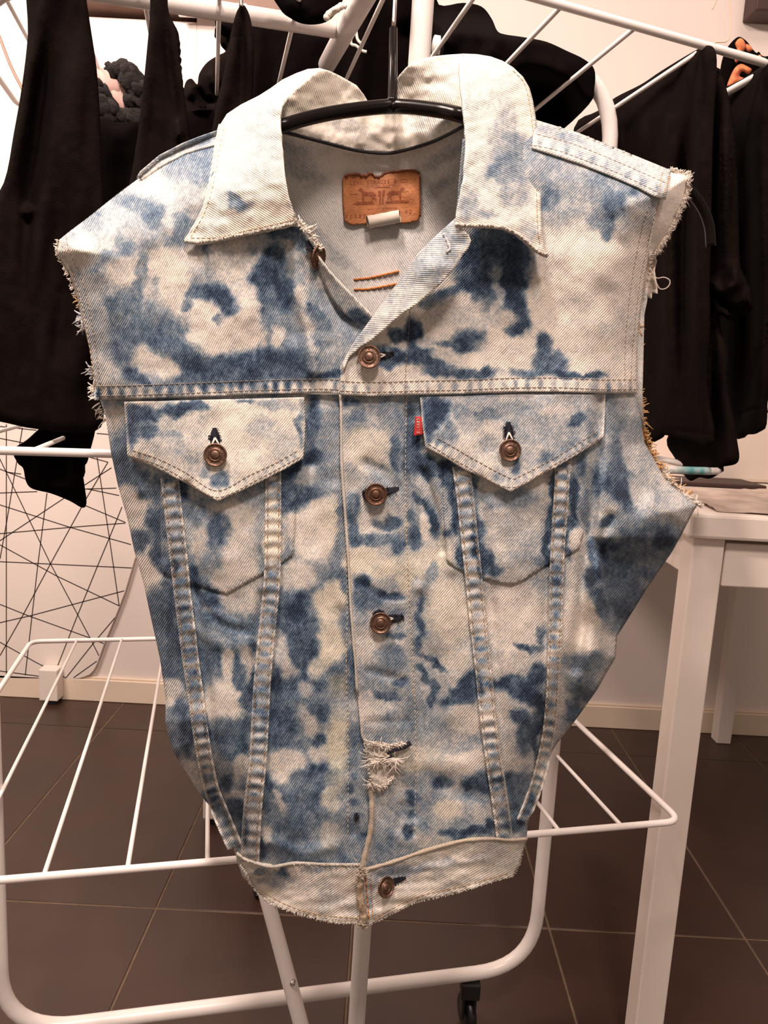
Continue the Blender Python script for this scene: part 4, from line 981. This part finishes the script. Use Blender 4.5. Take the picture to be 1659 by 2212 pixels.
# torn buttonhole near the bottom of the placket
TORN = [(790,1606),(812,1600),(842,1606),(872,1604),(886,1606),(884,1616),(864,1622),(846,1634),(858,1650),(856,1668),(842,1690),(822,1706),(806,1704),(800,1684),(800,1652),(792,1630)]
V, F = triangulate(TORN, 4); fT = lambda x, y: B_(x, y)-.0060-.0016*vnoise(x/6, y/9)
P = V3(V[:, 0], V[:, 1], fT(V[:, 0], V[:, 1])); F = fix_winding(P, F)
tr = obj('torn_threads', mesh_from(P, F), M_cordw, vest); tr['label'] = 'tuft of torn white threads around a ripped buttonhole'
for pts, w in (([(886,1605),(872,1614),(848,1622),(834,1630)], 10), ([(846,1632),(832,1640),(826,1650)], 7)):
    Ld = spline(pts, 4); mbk = MB(); mbk.tube(V3(Ld[:, 0], Ld[:, 1], B_(Ld[:, 0], Ld[:, 1])-.0078), np.linspace(w*.00022, w*.0001, len(Ld)), 6); mbk.build('dark_hole', M_thread, tr)
for ln, n_, lg_ in (([(798,1602),(830,1612),(870,1604)], 130, 11), ([(800,1640),(830,1634),(858,1640)], 170, 24), ([(800,1690),(822,1700),(846,1680)], 120, 11), ([(792,1606),(800,1660),(804,1700)], 110, 8)):
    fray(ln, n_, lg_, 1, M_white if n_ > 115 else M_cordw, lambda x, y: B_(x, y)-.0080, .00040, .9, curl=1.5)
# ragged pocketing and loop thread at the right armhole
RG = [(1398,556),(1412,552),(1418,562),(1413,585),(1416,602),(1420,634),(1408,632),(1406,645),(1394,640),(1388,652),(1386,640),(1392,600)]
V, F = triangulate(RG, 4); P = V3(V[:, 0], V[:, 1], B_(V[:, 0], V[:, 1])+.006+.002*vnoise(V[:, 0]/8, V[:, 1]/12)); F = fix_winding(P, F)
o = obj('ragged_scrap', mesh_from(P, F), M_tagw, vest); s = o.modifiers.new('solid', 'SOLIDIFY'); s.thickness = .0007
L = spline([(1404,578),(1412,594),(1420,601),(1434,599),(1446,605),(1446,615),(1438,623),(1426,624),(1418,612),(1414,598),(1410,590)], 6)
mb = MB(); mb.tube(V3(L[:, 0], L[:, 1], B_(L[:, 0], L[:, 1])*0+.05), .0005, 6); mb.build('loose_thread', M_white, vest)
mb = MB(); c_ = spline([(958,504),(966,520),(972,538),(964,545)], 5); mb.tube(V3(c_[:, 0], c_[:, 1], lpf(c_[:, 0], c_[:, 1])-.0006), [.0009+.0004*math.sin(i*1.9) for i in range(len(c_))], 7); mb.build('worn_buttonhole', M_blue, vest)

# ---------------------------------------------------------------- hanger
M_hang = plain('black_hanger_plastic', (0.006, 0.004, 0.0035), 0.24, spec=.16)
hg = thing('coat_hanger', 'glossy black plastic coat hanger inside the denim vest', 'hanger', tuple(v3(848, 228, .06)))
HB = spline([(150,520),(300,400),(470,318),(610,272),(680,252),(760,238),(850,230),(930,236),(1000,250),(1150,300),(1340,358),(1455,388),(1505,430),(1530,480),(1536,532)], 7)
ho = np.interp(HB[:, 0], [150, 470, 605, 640, 850, 960, 1005, 1050, 1110, 1400, 1536], [.056, .040, -.001, .006, .046, .010, -.010, .016, .050, .058, .066])
P = V3(HB[:, 0], HB[:, 1], ho)
mb = MB(); mb.tube(P, np.interp(HB[:, 0], [150, 610, 850, 1000, 1480, 1536], [.0035, .0050, .0056, .0055, .0050, .0046]), 14); mb.build('arms', M_hang, hg)
top = at(849, -30, .712)
P = [v3(848, 230, .046), v3(848, 216, .050), v3(849, 140, .068), v3(850, 62, .078)]
mb = MB(); mb.tube(P, [.0075, .0042, .0036, .0034], 12); mb.build('stem', M_hang, hg)
M_hook = plain('chrome_hook', (0.55, 0.45, 0.40), 0.2, metal=1.0)
b0 = np.array(P[-1]); rimp = np.array([b0[0], .734+.232*b0[0], 1.226+.09*.42])
hookp = [b0, b0*.5+np.array([b0[0], rimp[1]-.020, rimp[2]-.02])*.5, np.array([b0[0], rimp[1]-.0075, rimp[2]-.004])]
hookp += [np.array([b0[0]+.002*k, rimp[1]-.0075*math.cos(k*.45), rimp[2]+.0085*math.sin(k*.45)+.0015]) for k in range(1, 8)]
mb = MB(); mb.tube(spline(hookp, 4), .0017, 8); mb.build('hook', M_hook, hg)

# ================================================================ black laundry on the rack
def cloth(name, poly, Yf, label, folds=(), mat=None, thick=.010, step=7, amp=.006, cat='garment', group=None, parent=None, smooth_poly=True, noise=1.0):
    poly = np.array(poly, float)
    if smooth_poly: poly = spline(poly, 4, True)
    V, F = triangulate(poly, step, [(ln, w*.55) for ln, a, w in folds if w < 17])
    x, y = V[:, 0], V[:, 1]
    Y = Yf(x, y) if callable(Yf) else np.full(x.shape, float(Yf))
    for ln, a, w in folds:
        d, sa = seg_dist(x, y, ln); ll = sum(math.dist(p, q) for p, q in zip(ln[:-1], ln[1:])); Y = Y+a*np.exp(-(d/w)**2)*np.clip(np.minimum(sa, ll-sa)/(.3*ll), 0, 1)
    B = np.vstack([poly, poly[:1]]); d, _ = seg_dist(x, y, B); e = np.clip(1-d/24, 0, 1)
    Y = Y+(1-e)*noise*(amp*vnoise(x/38+y/300, y/260+2)+.2*amp*vnoise(x/20, y/140)+.08*amp*vnoise(x/12, y/15))
    Y = Y+.006*e*e
    r = rays(x, y); P = CAM[None]+r*(Y/r[:, 1])[:, None]
    F = fix_winding(P, F)
    o = obj(name, mesh_from(P, F, name), mat or M_cloth, parent)
    s = o.modifiers.new('solid', 'SOLIDIFY'); s.thickness = min(thick, .008); s.offset = -1
    if label and parent is None: tag(o, label, cat, group)
    return o
def px_tube(pts, Y, r, n=8, closed_=False):
    mb = MB(); L = spline(pts, 6)
    Ys = np.full(len(L), Y) if not hasattr(Y, '__len__') else np.interp(np.linspace(0, 1, len(L)), np.linspace(0, 1, len(Y)), Y)
    mb.tube([at(p[0], p[1], q) for p, q in zip(L, Ys)], r, n); return mb

cloth('trousers', [(66,-60),(180,-60),(187,0),(196,60),(209,150),(216,250),(222,400),(226,600),(226,860),(204,932),(80,927),(0,911),(-70,902),(-70,560),(-40,470),(8,395),(30,286),(48,181),(60,75)],
      lambda x, y: .725+.0*x, 'long black trousers hanging at the far left in front of the patterned panel',
      [([(118,-40),(100,120),(80,280),(62,420),(50,700)], .016, 20), ([(90,0),(50,260),(20,420)], -.010, 20), ([(160,0),(165,200),(150,500)], -.008, 26), ([(70,440),(60,460),(55,470)], -.010, 12), ([(150,560),(120,800)], .012, 22), ([(190,620),(180,860)], -.008, 20)], M_cloth2, .012)
cloth('black_garment', [(327,-40),(357,-40),(364,30),(371,60),(389,151),(404,241),(412,310),(420,500),(275,500),(289,347),(298,286),(310,181),(319,90),(324,30)],
      .772, 'narrow black garment hanging to a point second from the left', [([(352,-20),(362,100),(378,220),(390,310)], .010, 11), ([(330,40),(318,200),(305,340)], -.006, 14), ([(372,250),(384,262),(388,285),(384,310)], -.010, 9)], M_cloth2, .012)
g3 = cloth('black_garment', [(515,18),(521,11),(530,14),(541,40),(548,90),(548,160),(546,240),(552,330),(440,345),(456,290),(468,225),(483,160),(497,80),(508,35)],
      .80, 'narrow black garment pinned to a point just left of the collar', [([(524,20),(524,120),(522,300)], .009, 10), ([(505,80),(485,260)], -.006, 14)], M_cloth2, .012)
mb = px_tube([(521,14),(520,2),(519,-14)], .80, .0022); o = mb.build('pin', M_screw, g3)
cloth('jumper', [(185,262),(215,256),(252,264),(300,262),(345,262),(400,240),(440,234),(470,236),(560,250),(560,480),(470,760),(180,760)], 1.0, 'black jumper hanging behind the pointed garments beside the vest shoulder', [([(410,240),(435,237),(462,238)], -.012, 5), ([(260,300),(262,500)], .012, 20)], M_cloth, .014)
def shirtY(x, y):
    d, _ = seg_dist(x, y, [(540,30),(740,64),(929,101),(1210,130),(1262,150),(1290,190)])
    k = np.clip((d-28)/60, 0, 1); k = k*k*(3-2*k)
    k = np.maximum(k, np.clip((960-x)/50, 0, 1))
    return (np.interp(x, [540, 940, 1290], [.835, .905, .962])-.022)*(1-k)+1.075*k
cloth('shirt', [(548,36),(600,52),(660,66),(740,50),(800,-40),(930,-40),(948,10),(1000,6),(1040,14),(1062,40),(1074,66),(1090,74),(1130,80),(1180,90),(1225,110),(1262,128),(1284,150),(1284,190),(1272,226),(1190,300),(1080,360),(560,380)],
      shirtY, 'large black shirt bunched over the far rim behind the collar', [([(940,20),(1000,60),(1060,150)], .016, 30), ([(1075,70),(1060,110),(1000,180)], -.016, 24), ([(1110,130),(1180,140),(1250,170)], -.014, 20), ([(1100,160),(1170,175),(1230,205)], .014, 20), ([(960,10),(985,60),(960,130)], -.02, 20), ([(850,60),(930,100)], .02, 20)], M_cloth, .02, noise=1.8)
go = cloth('scarf', [(586,-40),(742,-40),(736,10),(716,40),(690,52),(656,52),(628,40),(604,18)], .835, 'black scarf draped over the top bar of the rack above the collar', [([(620,-10),(660,30)], -.008, 14)], M_cloth, .012)
px_tube([(706,38),(712,28),(719,24),(726,20),(733,15),(742,12),(748,15)], [.80, .80, .79, .80, .80], .0024).build('drawstring', M_white, go)
mb = MB()
for i, (x, y) in enumerate(((706, 37), (710, 31), (716, 27), (722, 23), (729, 19), (736, 14))):
    mb.lathe(at(x, y, .797), (.3, -1, .2), [(.0005, .003), (.0028, .002), (.0034, 0), (.0028, -.002), (.0005, -.003)], 10)
mb.build('knot', M_white, go)
px_tube([(786,96),(778,92),(772,84),(770,72),(768,62),(764,72),(758,86),(760,96),(768,98),(776,104),(784,110),(792,112)], .95, .0016).build('string_loop', M_white, go)
cloth('hooded_top', [(466,14),(500,8),(548,26),(552,110),(552,330),(400,330),(394,240),(396,200),(402,176),(414,170),(426,182),(430,160),(446,136),(470,120),(486,112),(492,98),(478,88),(468,66),(464,40)], 1.12, 'bunched black hooded top on the far side left of the collar', [([(425,185),(440,215),(470,225)], .02, 8), ([(470,60),(495,80),(500,110)], .02, 8), ([(410,180),(415,215)], -.014, 10), ([(450,150),(470,190)], -.018, 12)], M_cloth2, .02, step=7)
cloth('sleeve', [(28,972),(58,950),(85,926),(118,902),(150,880),(200,860),(212,880),(206,930),(196,970),(188,1000),(178,1010),(183,1050),(187,1086),(178,1097),(150,1082),(110,1066),(70,1056),(56,1040),(50,1012),(38,1000)], .80, 'black sleeve end hanging below the middle tier at the left', [([(40,960),(90,920),(160,880)], -.008, 12), ([(190,960),(180,1060)], -.008, 12), ([(120,960),(130,1050)], .010, 20)], M_cloth, .014, step=7)

cloth('long_shirt', [(1240,276),(1290,240),(1330,210),(1385,182),(1430,152),(1500,110),(1530,98),(1546,112),(1548,160),(1540,300),(1536,500),(1530,700),(1526,830),(1536,956),(1490,950),(1436,940),(1420,952),(1400,962),(1394,985),(1380,996),(1368,900),(1330,500),(1240,420)],
      lambda x, y: np.interp(x, [1240, 1305, 1519, 1548], [1.10, 1.035, .795, .775]), 'long black shirt hanging to the right of the vest armhole with straight hem',
      [([(1450,200),(1445,420),(1440,900)], -.020, 18), ([(1490,160),(1480,400),(1475,900)], .026, 15), ([(1420,260),(1400,600)], .012, 18), ([(1515,150),(1508,500),(1500,900)], -.008, 12), ([(1440,925),(1535,940)], .004, 4)], M_cloth2, .014)
cloth('long_sleeve', [(1536,150),(1566,180),(1590,300),(1596,430),(1598,560),(1612,604),(1622,634),(1620,656),(1600,672),(1572,680),(1548,692),(1556,760),(1570,840),(1584,900),(1593,955),(1597,988),(1588,1003),(1556,1010),(1552,1024),(1532,1034),(1508,1031),(1492,1039),(1476,1024),(1458,990),(1440,950),(1470,880),(1500,600),(1510,300)],
      lambda x, y: np.interp(x, [1440, 1530, 1570, 1620], [.92, .83, .80, .79])+.0*y, 'black garment with a turned-up cuff hanging between the two straight hems at the right',
      [([(1560,230),(1568,400),(1560,580)], -.012, 14), ([(1585,560),(1590,610),(1560,640)], -.014, 12), ([(1548,650),(1590,672),(1618,655)], .018, 7), ([(1545,690),(1538,800),(1545,1000)], .012, 12), ([(1500,700),(1505,980)], -.008, 20), ([(1530,600),(1562,640)], -.010, 10)], M_cloth2, .014)
cloth('black_dress', [(1534,210),(1590,178),(1641,146),(1670,124),(1720,112),(1720,560),(1668,560),(1660,640),(1655,720),(1650,820),(1645,872),(1640,931),(1612,939),(1588,944),(1566,860),(1540,700),(1528,500),(1530,320)],
      lambda x, y: np.interp(x, [1538, 1650, 1720], [.945, .815, .775]), 'black dress hanging at the right edge over the table', [([(1600,240),(1610,500),(1612,900)], .012, 16), ([(1635,200),(1640,600)], -.010, 16), ([(1580,260),(1586,540)], -.008, 12), ([(1590,896),(1642,880)], .003, 3)], M_cloth2, .014)
hd = cloth('printed_hood', [(1556,150),(1564,116),(1576,96),(1590,82),(1600,80),(1614,90),(1626,106),(1634,114),(1640,112),(1652,122),(1700,118),(1700,180),(1640,176),(1556,196)], 1.0, 'black hood with an orange print hung on the right corner of the top tier', [([(1600,90),(1590,130)], -.01, 10)], M_cloth, .012, step=5, noise=.5)
M_print_o = plain('orange_print', (0.62, 0.20, 0.07), 0.85, nscale=120, col2=(0.42, 0.10, 0.045))
for pl in ([(1588,94),(1597,83),(1606,86),(1612,100),(1606,112),(1599,126),(1590,136),(1586,124),(1592,108)], [(1570,190),(1578,164),(1588,146),(1600,138),(1612,142),(1624,150),(1616,160),(1604,154),(1598,164),(1610,168),(1622,162),(1618,174),(1600,182),(1586,188)], [(1610,96),(1620,98),(1626,108),(1614,112)], [(1632,126),(1642,118),(1646,128),(1636,136)]):
    cloth('orange_print', pl, .984, None, (), M_print_o, .001, 4, parent=hd, noise=.2)
px_tube([(1572,-20),(1577,20),(1578,50),(1576,78),(1568,90),(1546,92),(1534,100)], .97, .0007).build('loose_thread', M_st4, hd)
px_tube([(1556,-20),(1546,6),(1539,20)], 1.6, .0011).build('loose_thread', M_st4, hd)

# pink cloth edged with black fleece ----------------------------------------------------
def blob(mb, c, r, sx=1, sy=1, sz=1, bump=.2, seed=0, n=14):
    vs = []; fs = []
    for i in range(n+1):
        th = math.pi*i/n
        for j in range(2*n):
            ph = math.pi*j/n
            d = np.array([math.sin(th)*math.cos(ph), math.sin(th)*math.sin(ph), math.cos(th)])
            k = 1+bump*vnoise(np.array([d[0]*2.3+seed+d[2]]), np.array([d[1]*2.3+seed*2.1]))[0]
            vs.append(np.array(c)+r*k*d*np.array([sx, sy, sz]))
    for i in range(n):
        for j in range(2*n):
            j2 = (j+1) % (2*n); fs.append((i*2*n+j, (i+1)*2*n+j, (i+1)*2*n+j2, i*2*n+j2))
    mb.add(vs, fs)
M_pink = plain('pink_fleece', (0.74, 0.47, 0.41), 0.95, noise=.12, nscale=40, sheen=.3)
M_fleece = plain('black_fleece', (0.012, 0.0075, 0.006), 1.0, noise=.5, nscale=120, bump=.9, bscale=260)
fc = thing('fleece_blanket', 'pale pink cloth with bumpy black fleece edging behind the black trousers', 'blanket', tuple(at(255, 250, 1.1)))
for k, (x, y, r) in enumerate(((240, 186, .022), (262, 196, .020), (256, 214, .021), (228, 172, .014), (262, 232, .017), (294, 234, .017))):
    mb = MB(); blob(mb, at(x, y, 1.075), r, 1.1, .8, 1, .18, k); mb.build('pink_fold', M_pink, fc)
for k, (x, y, r) in enumerate(((244, 153, .009), (260, 152, .011), (274, 160, .012), (286, 175, .013), (297, 196, .013), (296, 214, .012), (216, 204, .011), (213, 186, .009), (226, 232, .013), (242, 238, .011), (214, 240, .012), (270, 254, .012), (290, 256, .011), (236, 256, .012), (252, 252, .011))):
    mb = MB(); blob(mb, at(x, y, 1.06), r, 1.15, .9, 1, .45, k+9, 12); mb.build('fleece_tuft', M_fleece, fc)

# ---------------------------------------------------------------- wall things
def wall_box(mb, x0, y0, x1, y1, Ya, Yb_):
    a = at(x0, y0, Ya); b = at(x1, y1, Ya)
    mb.box((min(a[0], b[0]), Ya, min(a[2], b[2])), (max(a[0], b[0]), Yb_, max(a[2], b[2])))
M_shelf = plain('grey_brown_board', (0.27, 0.17, 0.13), 0.7, noise=.15, nscale=20)
M_panel = plain('pinkish_white_panel', (0.84, 0.73, 0.68), 0.55, noise=.03, nscale=6)
cb = thing('cabinet', 'pale wall cabinet with two plain doors at the upper left', 'cabinet', tuple(at(330, 300, 1.9)))
for (x0, x1) in ((150, 422), (425, 640)):
    mb = MB(); wall_box(mb, x0, 36, x1, 330, 1.90, 1.918); bevel(mb.build('door', M_panel, cb, False), .002)
mb = MB(); wall_box(mb, 148, 34, 642, 332, 1.919, WALL_Y-.001); mb.build('body', M_panel, cb, False)
mb = MB(); wall_box(mb, 120, -90, 640, 26, 1.88, WALL_Y-.001); o = bevel(mb.build('shelf_board', M_shelf, None, False), .002)
tag(o, 'grey-brown board on the wall above the pale cabinet', 'board')
mb = MB(); wall_box(mb, 386, 0, 532, 42, 1.873, 1.8785); o = mb.build('paper_slip', plain('white_paper', (0.86, 0.78, 0.74), .7), None, False)
tag(o, 'white paper slip stuck on the grey-brown board', 'paper')
M_ink = plain('black_ink', (0.055, 0.035, 0.030), 0.8)
Q = [(-80,872),(440,872),(400,960),(345,1070),(290,1210),(269,1280),(248,1334),(224,1392),(209,1434),(202,1448),(192,1458),(172,1465),(151,1467),(60,1465),(-80,1462)]
pn = thing('patterned_panel', 'white panel printed with crossing black lines leaning on the wall at the left', 'panel', tuple(at(100, 1465, 1.96)))
PY = 1.986
V, F = triangulate(Q, 14); P = np.array([at(a, b, PY) for a, b in V]); F = fix_winding(P, F)
M_sheet = plain('white_printed_cover', (0.83, 0.73, 0.66), 0.75, noise=.03, nscale=5)
o = obj('cover', mesh_from(P, F), M_sheet, pn, False); s = o.modifiers.new('solid', 'SOLIDIFY'); s.thickness = .012; s.offset = -1
SEG = [[(45,220),(45,2030)],[(0,470),(360,1215),(640,1740),(705,1870)],[(160,245),(90,660),(45,930),(0,1180)],[(0,320),(165,352)],[(0,540),(180,610)],[(45,560),(150,575)],[(0,710),(265,700)],[(0,1050),(460,745),(795,530)],[(0,795),(500,955),(935,1078)],[(0,1000),(500,955),(895,925)],[(610,800),(895,920)],[(335,710),(270,1220),(180,2010)],[(770,490),(615,750),(360,1215),(170,1570),(0,1870)],[(870,810),(780,1030),(690,1245),(550,1590),(385,2010)],[(0,1200),(940,1245)],[(0,1080),(400,1300),(850,1515)],[(850,1515),(780,1030),(690,440)],[(0,1635),(220,1585),(885,1408)],[(0,1505),(200,1585),(630,1740),(740,1785)],[(820,1600),(660,1790),(470,2030)],[(0,1775),(250,1915),(470,2030)],[(0,1980),(385,2032)],[(690,1910),(525,2028)],[(620,680),(850,728)],[(600,682),(830,675)],[(690,285),(775,292)],[(640,455),(770,490)],[(0,235),(260,262)]]
mb = MB()
for sg in SEG:
    pts = [at(a/3.303, 850+b/3.303, PY-.0004) for a, b in sg]
    a0 = pts[0]; 
    if sg[0][0] == 0: pts[0] = pts[0]+(pts[0]-pts[1])/np.linalg.norm(pts[0]-pts[1])*.06
    for p, q in zip(pts[:-1], pts[1:]):
        t = (q-p)/np.linalg.norm(q-p); n = np.array([-t[2], 0, t[0]])*.0013; y = np.array([0, .0003, 0])
        mb.add([p-n, q-n, q+n, p+n, p-n+y, q-n+y, q+n+y, p+n+y], [(0,1,2,3),(4,7,6,5),(0,4,5,1),(1,5,6,2),(2,6,7,3),(3,7,4,0)])
mb.build('printed_lines', M_ink, pn, False, kind='stuff')
a = at(84, 1512, 1.945)
mb = MB(); mb.box((a[0], 1.945, .012), (a[0]+.05, 1.9845, .10)); lg2 = bevel(mb.build('foot', M_table, pn, False), .003)
mb = MB(); mb.box((a[0]+.012, 1.950, 0), (a[0]+.042, 1.975, .0118)); mb.build('foot_pad', M_black, lg2, False)
M_cable = plain('tan_cable', (0.36, 0.22, 0.17), 0.5)
o = px_tube([(-40,20),(-10,62),(2,88),(8,104),(20,135),(34,165),(48,192),(70,240)], 1.90, .0036).build('cable', M_cable)
tag(o, 'thin brown cable hanging on the bright wall at the upper left', 'cable')
mb = MB(); wall_box(mb, 1644, -80, 1760, 28, 1.93, WALL_Y-.001); o = bevel(mb.build('mounted_box', M_dark, None, False), .004)
tag(o, 'dark brown box on the wall at the top right corner', 'box')
